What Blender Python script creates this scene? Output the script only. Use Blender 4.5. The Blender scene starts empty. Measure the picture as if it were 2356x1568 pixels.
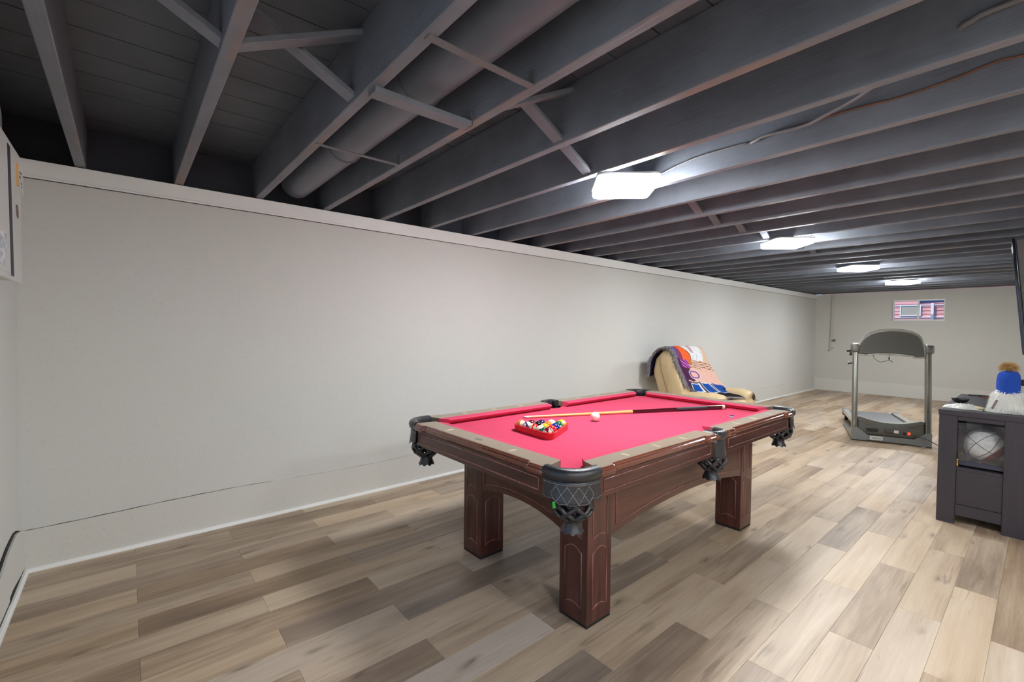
import bpy, bmesh, math, random
from mathutils import Vector, Matrix
import numpy as np
C = bpy.context.scene.collection
sc = bpy.context.scene
PI = math.pi
# ------------------------------------------------------------------ camera
cam = bpy.data.cameras.new('camera'); cam.sensor_width = 36.0; cam.lens = 1045.44 * 36.0 / 2356.0
cam.clip_start = 0.05; cam.clip_end = 200
yaw, pitch, roll, CAMZ = 0.86655, -0.02546, 0.00991, 1.3012
F = Vector((math.cos(yaw)*math.cos(pitch), math.sin(yaw)*math.cos(pitch), math.sin(pitch)))
R0 = Vector((math.sin(yaw), -math.cos(yaw), 0)); U0 = R0.cross(F)
RR = math.cos(roll)*R0 + math.sin(roll)*U0; UU = -math.sin(roll)*R0 + math.cos(roll)*U0
co = bpy.data.objects.new('camera', cam); C.objects.link(co)
co.matrix_world = Matrix(((RR.x, UU.x, -F.x, 0), (RR.y, UU.y, -F.y, 0), (RR.z, UU.z, -F.z, CAMZ), (0, 0, 0, 1)))
sc.camera = co
# ------------------------------------------------------------------ world, sun, exposure
PANEL_POWER = 104.0
w = bpy.data.worlds.new('world'); sc.world = w; w.use_nodes = True
nt = w.node_tree; nt.nodes.clear()
o_ = nt.nodes.new('ShaderNodeOutputWorld'); b_ = nt.nodes.new('ShaderNodeBackground'); s_ = nt.nodes.new('ShaderNodeTexSky')
s_.sky_type = 'HOSEK_WILKIE'; s_.sun_direction = (0.35, 0.55, 0.75); s_.turbidity = 3.0
nt.links.new(s_.outputs[0], b_.inputs[0]); nt.links.new(b_.outputs[0], o_.inputs[0]); b_.inputs[1].default_value = 6.0
sun = bpy.data.lights.new('sun', 'SUN'); sun.energy = 4.5; sun.angle = .0095; sun.color = (1, .95, .88)
so = bpy.data.objects.new('sun', sun); C.objects.link(so); so.rotation_euler = Vector((.45, -.35, -.82)).to_track_quat('-Z', 'Y').to_euler()
sc.view_settings.view_transform = 'Standard'; sc.view_settings.look = 'None'
sc.view_settings.exposure = 0.06; sc.view_settings.gamma = 1.0; sc.view_settings.use_curve_mapping = False
# ------------------------------------------------------------------ room constants
W = 3.446; X0 = -0.429; X1 = 12.063; HT = 2.159; HTB = 2.061; DECK = 2.41
JS, JP, JW = -0.204, 0.4344, 0.045
YS = -3.3                    # open side of the room behind the camera
rnd = random.Random(7)
# ------------------------------------------------------------------ node helpers
class N:
    def __init__(s, name):
        s.m = bpy.data.materials.new(name); s.m.use_nodes = True; s.t = s.m.node_tree; s.t.nodes.clear()
        s.out = s.t.nodes.new('ShaderNodeOutputMaterial'); s.b = s.t.nodes.new('ShaderNodeBsdfPrincipled')
        s.t.links.new(s.b.outputs[0], s.out.inputs[0])
    def n(s, typ, **kw):
        x = s.t.nodes.new(typ)
        for k, v in kw.items(): setattr(x, k, v)
        return x
    def l(s, a, b): s.t.links.new(a, b)
    def coord(s, kind='Object', scale=(1, 1, 1), add=None):
        if kind == 'Position': src = s.n('ShaderNodeNewGeometry').outputs['Position']
        else: src = s.n('ShaderNodeTexCoord').outputs[kind]
        mp = s.n('ShaderNodeMapping'); mp.inputs['Scale'].default_value = scale
        s.l(src, mp.inputs[0])
        if add is not None: s.l(add, mp.inputs['Location'])
        return mp.outputs[0]
    def noise(s, vec, scale=5, detail=4, rough=.5, dist=0):
        x = s.n('ShaderNodeTexNoise'); x.inputs['Scale'].default_value = scale; x.inputs['Detail'].default_value = detail
        x.inputs['Roughness'].default_value = rough; x.inputs['Distortion'].default_value = dist
        s.l(vec, x.inputs['Vector']); return x.outputs['Fac']
    def ramp(s, fac, stops):
        r = s.n('ShaderNodeValToRGB'); e = r.color_ramp.elements
        while len(e) < len(stops): e.new(.5)
        for i, (p, c) in enumerate(stops):
            e[i].position = p; e[i].color = (c[0], c[1], c[2], 1) if len(c) == 3 else c
        s.l(fac, r.inputs[0]); return r.outputs[0]
    def mix(s, fac, a, b, mode='MIX'):
        m = s.n('ShaderNodeMix', data_type='RGBA', blend_type=mode)
        for val, sock in ((fac, m.inputs[0]), (a, m.inputs[6]), (b, m.inputs[7])):
            if hasattr(val, 'default_value') or hasattr(val, 'is_linked'): s.l(val, sock)
            elif isinstance(val, (int, float)): sock.default_value = val
            else: sock.default_value = (val[0], val[1], val[2], 1)
        return m.outputs[2]
    def math(s, op, a, b=0.0):
        m = s.n('ShaderNodeMath', operation=op)
        for val, sock in ((a, m.inputs[0]), (b, m.inputs[1])):
            if isinstance(val, (int, float)): sock.default_value = val
            else: s.l(val, sock)
        return m.outputs[0]
    def bump(s, h, strength=.2, dist=.01):
        b = s.n('ShaderNodeBump'); b.inputs['Strength'].default_value = strength; b.inputs['Distance'].default_value = dist
        s.l(h, b.inputs['Height']); s.l(b.outputs[0], s.b.inputs['Normal'])
    def base(s, c):
        if isinstance(c, (tuple, list)): s.b.inputs['Base Color'].default_value = (c[0], c[1], c[2], 1)
        else: s.l(c, s.b.inputs['Base Color'])
    def set(s, rough=.5, metal=0, spec=.5, coat=0):
        s.b.inputs['Roughness'].default_value = rough; s.b.inputs['Metallic'].default_value = metal
        s.b.inputs['Specular IOR Level'].default_value = spec; s.b.inputs['Coat Weight'].default_value = coat
        s.b.inputs['Coat Roughness'].default_value = .08
        return s.m
def S(r, g, b):              # sRGB 0-255 to linear
    return tuple(((v/255)/12.92 if v/255 <= .04045 else ((v/255+.055)/1.055)**2.4) for v in (r, g, b))
def plain(name, c, rough=.5, metal=0, spec=.5, coat=0, var=.12, vs=18, bump=0.0, bs=120):
    n = N(name); v = n.coord('Object')
    f = n.noise(v, vs, 3)
    n.base(n.mix(f, tuple(x*(1-var) for x in c), tuple(min(1, x*(1+var)) for x in c)))
    if bump: n.bump(n.noise(v, bs, 3), bump, .004)
    return n.set(rough, metal, spec, coat)
M = {}
def painted_wall(name, c):
    n = N(name); v = n.coord('Position')
    f = n.noise(v, 1.3, 5, .6); g = n.noise(v, 45, 4, .6)
    col = n.mix(f, tuple(x*.96 for x in c), tuple(min(1, x*1.03) for x in c))
    col = n.mix(n.ramp(g, [(.25, (1, 1, 1)), (.42, (0, 0, 0))]), col, tuple(x*.9 for x in c))
    n.base(col); n.bump(n.math('ADD', n.noise(v, 70, 5, .65), n.math('MULTIPLY', n.noise(v, 9, 3), 1.2)), .22, .006)
    return n.set(.72, 0, .3)
M['wall'] = painted_wall('wall_paint', S(214, 213, 209))
M['wall_far'] = painted_wall('far_wall_paint', S(205, 203, 196))
M['band'] = painted_wall('band_paint', S(214, 212, 206))
M['trim'] = plain('white_trim', S(240, 240, 238), .45, var=.02)
M['gap_shade_pale'] = plain('pale_gap_shade', S(158, 154, 146), .9)
M['dark_gap'] = plain('dark_gap', (.02, .018, .015), .9)
def joist_mat(name, c, wear=.35, axis=1):
    n = N(name); sc_ = [14, 14, 14]; sc_[axis] = .9
    v = n.coord('Position'); vg = n.coord('Position', tuple(sc_))
    g = n.noise(vg, 2.4, 5, .6); f = n.noise(v, 3.1, 4, .6)
    col = n.mix(g, tuple(x*.72 for x in c), tuple(x*1.25 for x in c))
    col = n.mix(n.ramp(f, [(.4, (0, 0, 0)), (.75, (1, 1, 1))]), col, tuple(x*1.35 for x in c))
    scuff = n.noise(n.coord('Position', (7, 1.1, 7)), 2.2, 6, .7)
    col = n.mix(n.math('MULTIPLY', n.ramp(scuff, [(.62, (0, 0, 0)), (.74, (1, 1, 1))]), wear), col, S(128, 96, 76))
    if axis == 1:      # paint worn through along the lower arrises
        sp = n.n('ShaderNodeSeparateXYZ'); n.l(n.n('ShaderNodeNewGeometry').outputs['Position'], sp.inputs[0])
        low = n.ramp(n.math('SUBTRACT', sp.outputs[2], HT), [(.0, (1, 1, 1)), (.012, (0, 0, 0))])
        ww = n.ramp(n.noise(n.coord('Position', (5, .8, 5)), 1.6, 5, .6), [(.53, (0, 0, 0)), (.66, (1, 1, 1))])
        col = n.mix(n.math('MULTIPLY', n.math('MULTIPLY', low, ww), .55), col, S(150, 116, 92))
    n.base(col); n.bump(n.math('ADD', n.noise(vg, 8, 4, .6), f), .25, .004)
    return n.set(.5, 0, .45)
M['joist'] = joist_mat('charcoal_painted_joist', S(109, 114, 124), .3)
M['brace'] = joist_mat('charcoal_painted_brace', S(111, 115, 125), .3, 0)
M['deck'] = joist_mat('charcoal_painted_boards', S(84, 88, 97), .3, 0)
M['rim'] = joist_mat('navy_painted_rim', S(52, 54, 66), .05, 0)
M['duct'] = plain('grey_painted_duct', S(102, 108, 120), .42, var=.12, vs=6)
M['strap'] = plain('grey_metal_strap', S(110, 110, 114), .45, .3, var=.1)
M['cable'] = plain('grey_cable', S(112, 112, 114), .5)
M['brown_cable'] = plain('brown_cable', S(112, 78, 58), .6, var=.3, vs=7)
def plank_mat():
    n = N('vinyl_oak_plank')
    at = n.n('ShaderNodeAttribute', attribute_name='tone')
    sep = n.n('ShaderNodeSeparateColor'); n.l(at.outputs['Color'], sep.inputs[0])
    tone, warm, seed = sep.outputs[0], sep.outputs[1], sep.outputs[2]
    cb = n.n('ShaderNodeCombineXYZ'); sd = n.math('MULTIPLY', seed, 60.0)
    n.l(sd, cb.inputs[0]); n.l(n.math('MULTIPLY', seed, 37.0), cb.inputs[1]); n.l(sd, cb.inputs[2])
    v1 = n.coord('Position', (.95, 13, 1), cb.outputs[0]); v2 = n.coord('Position', (2.0, 55, 1), cb.outputs[0])
    v3 = n.coord('Position', (3.2, 9.5, 1), cb.outputs[0])
    a = n.noise(v1, 1.0, 5, .58, .6); g = n.noise(v2, 1.6, 5, .65, .3)
    t = n.math('ADD', n.math('MULTIPLY', n.math('SUBTRACT', a, .5), .85), n.math('MULTIPLY', n.math('SUBTRACT', g, .5), .5))
    cl_n = n.noise(n.coord('Position', (1.3, 5, 1), cb.outputs[0]), 1.0, 3, .5, .4)
    t = n.math('ADD', n.math('ADD', n.math('MULTIPLY', t, .78), n.math('MULTIPLY', n.math('SUBTRACT', cl_n, .5), .55)), tone)
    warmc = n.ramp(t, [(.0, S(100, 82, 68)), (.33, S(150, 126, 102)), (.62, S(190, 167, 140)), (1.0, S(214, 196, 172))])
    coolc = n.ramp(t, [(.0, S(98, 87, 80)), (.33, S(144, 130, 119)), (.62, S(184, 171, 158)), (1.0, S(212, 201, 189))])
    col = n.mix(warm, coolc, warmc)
    vo = n.n('ShaderNodeTexVoronoi', feature='F1'); vo.inputs['Scale'].default_value = .8; vo.inputs['Randomness'].default_value = 1
    wv = n.n('ShaderNodeVectorMath', operation='ADD'); n.l(v3, wv.inputs[0])
    nz = n.n('ShaderNodeTexNoise'); nz.inputs['Scale'].default_value = 2.5; n.l(v3, nz.inputs['Vector'])
    vm = n.n('ShaderNodeVectorMath', operation='SCALE'); vm.inputs['Scale'].default_value = .35; n.l(nz.outputs['Color'], vm.inputs[0])
    n.l(vm.outputs[0], wv.inputs[1]); n.l(wv.outputs[0], vo.inputs['Vector'])
    knot = n.ramp(vo.outputs['Distance'], [(.03, (1, 1, 1)), (.10, (.42, .42, .42)), (.22, (0, 0, 0))])
    col = n.mix(n.math('MULTIPLY', knot, .7), col, S(84, 68, 58))
    crack = n.noise(n.coord('Position', (2.4, 30, 1), cb.outputs[0]), 1.0, 3, .5, 1.0)
    col = n.mix(n.math('MULTIPLY', n.ramp(crack, [(.66, (0, 0, 0)), (.76, (1, 1, 1))]), .5), col, S(96, 78, 66))
    n.base(col); n.bump(g, .06, .002)
    r = n.math('ADD', n.math('MULTIPLY', g, .16), .36); n.l(r, n.b.inputs['Roughness'])
    n.set(.42, 0, .42); n.l(r, n.b.inputs['Roughness'])
    return n.m
M['plank'] = plank_mat()
def walnut(name, axis, c0=S(40, 18, 18), c1=S(98, 52, 44), rough=.28, coat=.35):
    n = N(name); s1 = [26, 26, 26]; s1[axis] = 1.6; s2 = [90, 90, 90]; s2[axis] = 3
    a = n.noise(n.coord('Object', tuple(s1)), 1.0, 5, .6, 1.1); g = n.noise(n.coord('Object', tuple(s2)), 1.0, 3, .6)
    t = n.math('ADD', n.math('MULTIPLY', a, .75), n.math('MULTIPLY', g, .25))
    n.base(n.ramp(t, [(.3, c0), (.5, tuple((x+y)/2 for x, y in zip(c0, c1))), (.68, c1)]))
    return n.set(rough, 0, .5, coat)
M['wal_x'] = walnut('walnut_grain_long', 0); M['wal_y'] = walnut('walnut_grain_cross', 1); M['wal_z'] = walnut('walnut_grain_upright', 2)
M['mold_x'] = walnut('glossy_walnut_molding', 0, S(92, 40, 25), S(126, 64, 42), .1, .9)
M['bead'] = walnut('walnut_bead_highlight', 2, S(104, 58, 52), S(150, 100, 90), .14, .7)  # lighter than the walnut: highlight lines on the beads painted into the colour
M['laminate'] = plain('taupe_laminate', S(146, 129, 110), .3, var=.04, vs=60)
M['cloth'] = plain('red_felt', (.60, .060, .125), .95, spec=.15, var=.05, vs=300, bump=.1, bs=900)
M['leather'] = plain('black_leather', (.018, .019, .024), .27, spec=.7, bump=.25, bs=420)
M['black_rubber'] = plain('black_rubber', (.012, .012, .013), .5)
M['thread'] = plain('white_thread', S(196, 196, 200), .7)
M['ivory'] = plain('ivory_inlay', S(232, 224, 190), .3)
M['steel'] = plain('brushed_steel', S(176, 176, 170), .28, 1, var=.06, vs=40)
M['badge'] = plain('pewter_badge', S(150, 150, 148), .35, .8)
# ------------------------------------------------------------------ mesh builder
class MB:
    def __init__(s): s.v = []; s.f = []
    def add(s, vs, fs):
        o = len(s.v); s.v += [tuple(p) for p in vs]; s.f += [tuple(i+o for i in f) for f in fs]; return s
    def box(s, x0, x1, y0, y1, z0, z1):
        return s.add([(x0, y0, z0), (x1, y0, z0), (x1, y1, z0), (x0, y1, z0), (x0, y0, z1), (x1, y0, z1), (x1, y1, z1), (x0, y1, z1)],
                     [(0, 3, 2, 1), (4, 5, 6, 7), (0, 1, 5, 4), (1, 2, 6, 5), (2, 3, 7, 6), (3, 0, 4, 7)])
    def bar(s, a, b, w_, h_, up=(0, 0, 1)):
        a = Vector(a); b = Vector(b); d = (b-a).normalized(); sd = d.cross(Vector(up)).normalized(); u = sd.cross(d)
        vs = []
        for p in (a, b):
            for i, j in ((-1, -1), (1, -1), (1, 1), (-1, 1)): vs.append(p + sd*(w_/2*i) + u*(h_/2*j))
        return s.add(vs, [(0, 1, 2, 3), (7, 6, 5, 4), (0, 4, 5, 1), (1, 5, 6, 2), (2, 6, 7, 3), (3, 7, 4, 0)])
    def tube(s, path, r, n=8, closed=False, caps=True):
        P = [Vector(p) for p in path]; m = len(P); vs = []; fs = []
        rs = r if isinstance(r, (list, tuple)) else [r]*m
        prev = None
        for i, p in enumerate(P):
            if closed: d = P[(i+1) % m]-P[i-1]
            else: d = P[min(i+1, m-1)]-P[max(i-1, 0)]
            d.normalize()
            if prev is None:
                a = d.cross(Vector((0, 0, 1)))
                if a.length < .1: a = d.cross(Vector((1, 0, 0)))
                a.normalize()
            else:
                a = prev - d*prev.dot(d)
                a = a.normalized() if a.length > 1e-6 else d.orthogonal().normalized()
            prev = a; b = d.cross(a)
            for k in range(n):
                t = 2*PI*k/n; vs.append(p + a*(math.cos(t)*rs[i]) + b*(math.sin(t)*rs[i]))
        for i in range(m if closed else m-1):
            j = (i+1) % m
            for k in range(n):
                k2 = (k+1) % n; fs.append((i*n+k, i*n+k2, j*n+k2, j*n+k))
        if caps and not closed:
            fs.append(tuple(range(n))[::-1]); fs.append(tuple((m-1)*n+k for k in range(n)))
        return s.add(vs, fs)
    def lathe(s, prof, cx=0, cy=0, n=24, sx=1, sy=1, cap=True):
        vs = []; fs = []; m = len(prof)
        for r, z in prof:
            for k in range(n):
                t = 2*PI*k/n; vs.append((cx+math.cos(t)*r*sx, cy+math.sin(t)*r*sy, z))
        for i in range(m-1):
            for k in range(n):
                k2 = (k+1) % n; fs.append((i*n+k, i*n+k2, (i+1)*n+k2, (i+1)*n+k))
        if cap:
            if prof[0][0] > 1e-4: fs.append(tuple(range(n))[::-1])
            if prof[-1][0] > 1e-4: fs.append(tuple((m-1)*n+k for k in range(n)))
        return s.add(vs, fs)
    def prism(s, poly, z0, z1, f=None):       # poly in 2D, extruded; f maps (a,b,c)->xyz
        f = f or (lambda a, b, c: (a, b, c)); n = len(poly)
        vs = [f(a, b, z0) for a, b in poly] + [f(a, b, z1) for a, b in poly]
        fs = [tuple(range(n))[::-1], tuple(range(n, 2*n))] + [(i, (i+1) % n, n+(i+1) % n, n+i) for i in range(n)]
        return s.add(vs, fs)
    def grid(s, fn, nu, nv, wrapu=False):
        vs = []; fs = []
        for i in range(nu):
            for j in range(nv): vs.append(fn(i, j))
        for i in range(nu if wrapu else nu-1):
            i2 = (i+1) % nu
            for j in range(nv-1): fs.append((i*nv+j, i2*nv+j, i2*nv+j+1, i*nv+j+1))
        return s.add(vs, fs)
    def sweep(s, path, prof, up=(0, 0, 1), closed=False, caps=True):
        """profile points (outward, height) swept along a level path; outward = right-hand side of travel"""
        P = [Vector(p) for p in path]; m = len(P); k = len(prof); vs = []; fs = []
        for i, p in enumerate(P):
            if closed: d0 = (P[i]-P[i-1]).normalized(); d1 = (P[(i+1) % m]-P[i]).normalized()
            else:
                d1 = (P[min(i+1, m-1)]-P[min(i, m-2)]).normalized(); d0 = (P[max(i, 1)]-P[max(i-1, 0)]).normalized()
            n0 = d0.cross(Vector(up)); n1 = d1.cross(Vector(up)); nn = (n0+n1)
            nn = nn.normalized() if nn.length > 1e-6 else n1
            c = max(.5, nn.dot(n1))
            for a, b in prof: vs.append(p + nn*(a/c) + Vector(up)*b)
        for i in range(m if closed else m-1):
            j = (i+1) % m
            for q in range(k-1): fs.append((i*k+q, j*k+q, j*k+q+1, i*k+q+1))
        if caps and not closed:
            fs.append(tuple(range(k))); fs.append(tuple((m-1)*k+q for q in range(k))[::-1])
        return s.add(vs, fs)
    def sphere(s, c, r, nu=20, nv=12, sx=1, sy=1, sz=1):
        vs = [(c[0], c[1], c[2]-r*sz)]; fs = []
        for j in range(1, nv):
            t = -PI/2+PI*j/nv
            for i in range(nu):
                a = 2*PI*i/nu; vs.append((c[0]+r*sx*math.cos(t)*math.cos(a), c[1]+r*sy*math.cos(t)*math.sin(a), c[2]+r*sz*math.sin(t)))
        vs.append((c[0], c[1], c[2]+r*sz)); T = len(vs)-1
        for i in range(nu):
            i2 = (i+1) % nu; fs.append((0, 1+i2, 1+i)); b = 1+(nv-2)*nu; fs.append((b+i, b+i2, T))
            for j in range(nv-2): a = 1+j*nu; fs.append((a+i, a+i2, a+nu+i2, a+nu+i))
        return s.add(vs, fs)
    def build(s, name, mat, parent=None, smooth=False, bevel=0, seg=2, solid=0, subsurf=0, kind=None, fix=True):
        me = bpy.data.meshes.new(name); me.from_pydata([tuple(p) for p in s.v], [], s.f); me.update()
        if fix:
            bm = bmesh.new(); bm.from_mesh(me); bmesh.ops.recalc_face_normals(bm, faces=bm.faces); bm.to_mesh(me); bm.free()
        if smooth:
            me.polygons.foreach_set('use_smooth', [True]*len(me.polygons))
        o = bpy.data.objects.new(name, me); C.objects.link(o)
        if mat is not None: me.materials.append(M[mat] if isinstance(mat, str) else mat)
        if parent is not None: o.parent = parent
        if solid:
            md = o.modifiers.new('solid', 'SOLIDIFY'); md.thickness = solid; md.offset = 0
        if bevel:
            md = o.modifiers.new('bevel', 'BEVEL'); md.width = bevel; md.segments = seg; md.limit_method = 'ANGLE'; md.angle_limit = .6
            if hasattr(md, 'harden_normals'): md.harden_normals = False
            if seg > 1:
                me.polygons.foreach_set('use_smooth', [True]*len(me.polygons))
                wn = o.modifiers.new('wn', 'WEIGHTED_NORMAL'); wn.keep_sharp = True
        if subsurf:
            md = o.modifiers.new('sub', 'SUBSURF'); md.levels = subsurf; md.render_levels = subsurf
        if kind: o['kind'] = kind
        return o
def smooth_angle(o, deg=40):
    me = o.data; me.polygons.foreach_set('use_smooth', [True]*len(me.polygons))
    bm = bmesh.new(); bm.from_mesh(me); a = math.radians(deg)
    for e in bm.edges:
        if len(e.link_faces) == 2 and e.calc_face_angle(0) > a: e.smooth = False
    bm.to_mesh(me); bm.free(); return o
def thing(name, label, cat, loc=(0, 0, 0), rz=0, group=None):
    o = bpy.data.objects.new(name, None); C.objects.link(o); o.empty_display_size = .1
    o.location = loc; o.rotation_euler = (0, 0, rz); return tag(o, label, cat, group)
def tag(o, label, cat, group=None):
    o['label'] = label; o['category'] = cat
    if group: o['group'] = group
    return o
def struct(o): o['kind'] = 'structure'; return o
# ================================================================== ROOM SHELL
fl = struct(MB().box(X0-.2, X1+.2, YS-.2, W+.2, -.12, -.006).build('floor', plain('subfloor', S(88, 76, 66), .8)))
# planks: rows of 0.1535 m, planks 0.92 m long, joints staggered by half a plank
TONES = {(17, 0): -.17, (15, 0): -.18, (13, -1): -.14, (13, 0): -.13, (12, 0): -.12, (12, 1): .04, (11, 1): -.2, (11, 0): .06, (10, 0): .08, (9, 0): -.2, (9, 1): .05,
         (8, 0): .1, (8, 1): -.16, (7, 1): .06, (6, 0): -.22, (6, 1): .06, (5, 1): -.16, (5, 2): .1, (4, 1): -.05, (4, 2): .14, (4, 3): -.1, (3, 2): .1, (2, 1): .12, (2, 2): -.06,
         (1, 2): .08, (1, 3): .02, (0, 2): .1, (0, 3): -.1, (-1, 3): -.14, (-1, 2): .05, (16, 0): .02, (16, 1): -.06, (18, 0): -.02, (14, 0): .1, (14, 1): .05, (10, 1): -.05, (19, 0): -.1, (17, 1): .04}
rows = range(-23, 22)
allp = []
for k in rows:
    y0 = .122 + .1535*k; y1 = min(y0 + .1535, W-.004)
    if k == 21: y1 = W - .004
    st = .49 if k % 2 == 0 else .03
    for j in range(-2, 14):
        xa = max(st + .92*j, X0); xb = min(st + .92*(j+1), X1)
        if xb - xa < .02: continue
        allp.append((k, j, xa, xb, max(y0, YS), y1))
def vis(p):
    x = (p[2]+p[3])/2; y = (p[4]+p[5])/2
    d = x*F.x + y*F.y; r = x*RR.x + y*RR.y
    best = d > .9 and abs(r) < d*1.16 + .55 and y > -.35
    if x > 4.3 and y < .4: best = False
    return (0 if best else 1, x*x + y*y)
allp.sort(key=vis)
def plank_geo(p, rr):
    k, j, xa, xb, y0, y1 = p; g = .0003; c = .0009; t = 0.0
    xa += g; xb -= g; y0 += g; y1 -= g
    vs = [(xa, y0, -.0007), (xb, y0, -.0007), (xb, y1, -.0007), (xa, y1, -.0007), (xa+c, y0+c, t), (xb-c, y0+c, t), (xb-c, y1-c, t), (xa+c, y1-c, t),
          (xa, y0, -.006), (xb, y0, -.006), (xb, y1, -.006), (xa, y1, -.006)]
    fs = [(4, 5, 6, 7), (0, 1, 5, 4), (1, 2, 6, 5), (2, 3, 7, 6), (3, 0, 4, 7), (8, 9, 1, 0), (9, 10, 2, 1), (10, 11, 3, 2), (11, 8, 0, 3)]
    tone = .52 + rr.uniform(-.13, .14) if (k, j) not in TONES else .52 + TONES[(k, j)]*1.15
    dd = ((y0+y1)/2 - (xa+xb)/2*.9 - .5)/1.7; light_cast = .34 + .5*min(1, abs(dd))  # warm and cool cast of the room light, put into plank colour by position
    return vs, fs, (tone, min(1, max(0, light_cast + rr.uniform(-.3, .3))), rr.random(), 1)
def plank_mesh(name, geos):
    vs = []; fs = []; cols = []
    for v, f, c in geos:
        o = len(vs); vs += v; fs += [tuple(i+o for i in q) for q in f]; cols += list(c)*len(v)
    me = bpy.data.meshes.new(name); me.from_pydata(vs, [], fs)
    a = me.color_attributes.new('tone', 'FLOAT_COLOR', 'POINT'); a.data.foreach_set('color', cols)
    me.materials.append(M['plank']); o = bpy.data.objects.new(name, me); C.objects.link(o); o.parent = fl; return o
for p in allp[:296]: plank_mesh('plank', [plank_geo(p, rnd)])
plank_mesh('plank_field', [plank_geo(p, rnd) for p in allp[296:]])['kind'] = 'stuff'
# walls
wl = struct(MB().box(X0-.25, X1+.25, W, W+.25, -.1, HT-.004).build('wall_left', 'wall'))
wfm = MB(); WY0, WY1, WZ0, WZ1 = 1.29, 2.085, 1.552, 1.984
for b in ((X1, X1+.24, YS, WY0, -.1, HT-.002), (X1, X1+.24, WY1, W, -.1, HT-.002), (X1, X1+.24, WY0, WY1, -.1, WZ0), (X1, X1+.24, WY0, WY1, WZ1, HT-.002)): wfm.box(*b)
struct(wfm.build('wall_far', 'wall_far'))
NY0, NY1, NZ1 = .35, 1.75, 2.03
wnm = MB()
for b in ((X0-.24, X0, YS, NY0, -.1, DECK), (X0-.24, X0, NY1, W, -.1, HT-.004), (X0-.24, X0, NY0, NY1, NZ1, DECK), (X0-.24, X0, NY1, W-.6, HT-.004, DECK)): wnm.box(*b)
struct(wnm.build('wall_near', 'wall'))
struct(MB().box(4.2, X1+.24, -.27, -.12, -.1, HT-.004).box(4.2, 4.35, YS, -.27, -.1, HT-.004).build('wall_right', 'wall'))
struct(MB().box(X0-.24, 4.35, YS-.2, YS, -.1, DECK).build('wall_side', 'wall'))
# parge band at the foot of the walls (left, far, near)
rr = random.Random(3)
def bandtop(x): return .228 + .012*math.sin(x*1.1+.4)*.5 + .008*math.sin(x*3.7) + max(0, x-6)*.005
xs = [X0+.006+i*(X1-X0-.012)/90 for i in range(91)]
poly = [(X0+.006, 0.0)] + [(X1-.006, 0.0)] + [(x, bandtop(x)+rr.uniform(-.0015, .0015)) for x in xs[::-1]]
bl = struct(MB().prism(poly, W-.009, W-.001, lambda a, b, c: (a, c, b)).build('baseboard_left', 'band'))
pc = [(X0+.02+i*1.17/30, bandtop(X0+.02+i*1.17/30)) for i in range(31)]
MB().prism([(x, z-.004) for x, z in pc] + [(x, z+.0025+.0012*math.sin(x*41)) for x, z in pc[::-1]], W-.004, W-.0005, lambda a, b, c: (a, c, b)).build('crack', plain('grey_gap_shade', S(120, 116, 108), .9), bl)  # dark line: gap over the band, with its top edge shadow painted in
pc = [(.8+i*9.5/80, bandtop(.8+i*9.5/80)) for i in range(81)]
MB().prism([(x, z-.004) for x, z in pc] + [(x, z+.0012+.0008*math.sin(x*37)) for x, z in pc[::-1]], W-.004, W-.0005, lambda a, b, c: (a, c, b)).build('crack', 'gap_shade_pale', bl)  # fainter run of the same gap and painted top edge shadow
MB().box(.762, .802, W-.008, W-.001, .222, .243).build('paint_lump', 'band', bl, bevel=.003)
struct(MB().box(-9, X0-.25, -8, 10, -.2, -.05).build('patio', plain('patio_concrete', S(186, 184, 180), .9)))
poly = [(-.1, 0)] + [(W-.01, 0)] + [(W-.01-i*(W+.09)/40, .268+.006*math.sin(i*.9)-.0015*i*.3) for i in range(41)]
struct(MB().prism(poly, X1-.009, X1-.001, lambda a, b, c: (c, a, b)).build('baseboard_far', 'band'))
# near wall: skim layer that curls away from the wall with dark cracks
top = [(W-.01, .228), (3.40, .236), (3.32, .258), (3.25, .272), (3.19, .268), (3.10, .262), (3.02, .25), (2.94, .232), (2.8, .2), (2.4, .2), (1.8, .2)]
bn = struct(MB().prism([(1.8, .03), (W-.01, .03)] + top, X0+.001, X0+.012, lambda a, b, c: (c, a, b)).build('baseboard_near', 'band'))
cr = [(W-.03, .224), (3.38, .246), (3.30, .274), (3.22, .288), (3.12, .286), (3.03, .28), (2.93, .262), (2.8, .22), (2.8, .19), (2.95, .222), (3.03, .24), (3.12, .255), (3.22, .262), (3.3, .25), (3.38, .23)]
MB().prism(cr, X0+.0005, X0+.004, lambda a, b, c: (c, a, b)).build('crack', 'dark_gap', bn)
MB().prism([(W-.1, .025), (3.05, .02), (3.05, .046), (3.12, .05), (3.2, .044), (W-.12, .03)], X0+.010, X0+.0135, lambda a, b, c: (c, a, b)).build('crack', 'dark_gap', bn)
# trims
struct(MB().box(X0+.002, X1-.002, W-.022, W-.0005, HTB, HT-.004).box(X0+.002, X1-.002, W-.026, W-.0005, HTB, HTB+.012).build('trim_1', 'trim', bevel=.002, seg=1))
qr = [(0, 0), (.018, 0), (.0175, .006), (.015, .0125), (.009, .017), (0, .018)]
def qround(name, a, b):
    return struct(MB().sweep([a, b], [(o, z) for o, z in qr]).build(name, 'trim'))
qround('trim_2', (X0+.014, W-.009, 0), (6.9, W-.009, 0))
qround('trim_4', (6.915, W-.009, 0), (X1-.03, W-.009, 0))
qround('trim_3', (X0+.012, NY1+.06, 0), (X0+.012, W-.012, 0))
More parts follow.
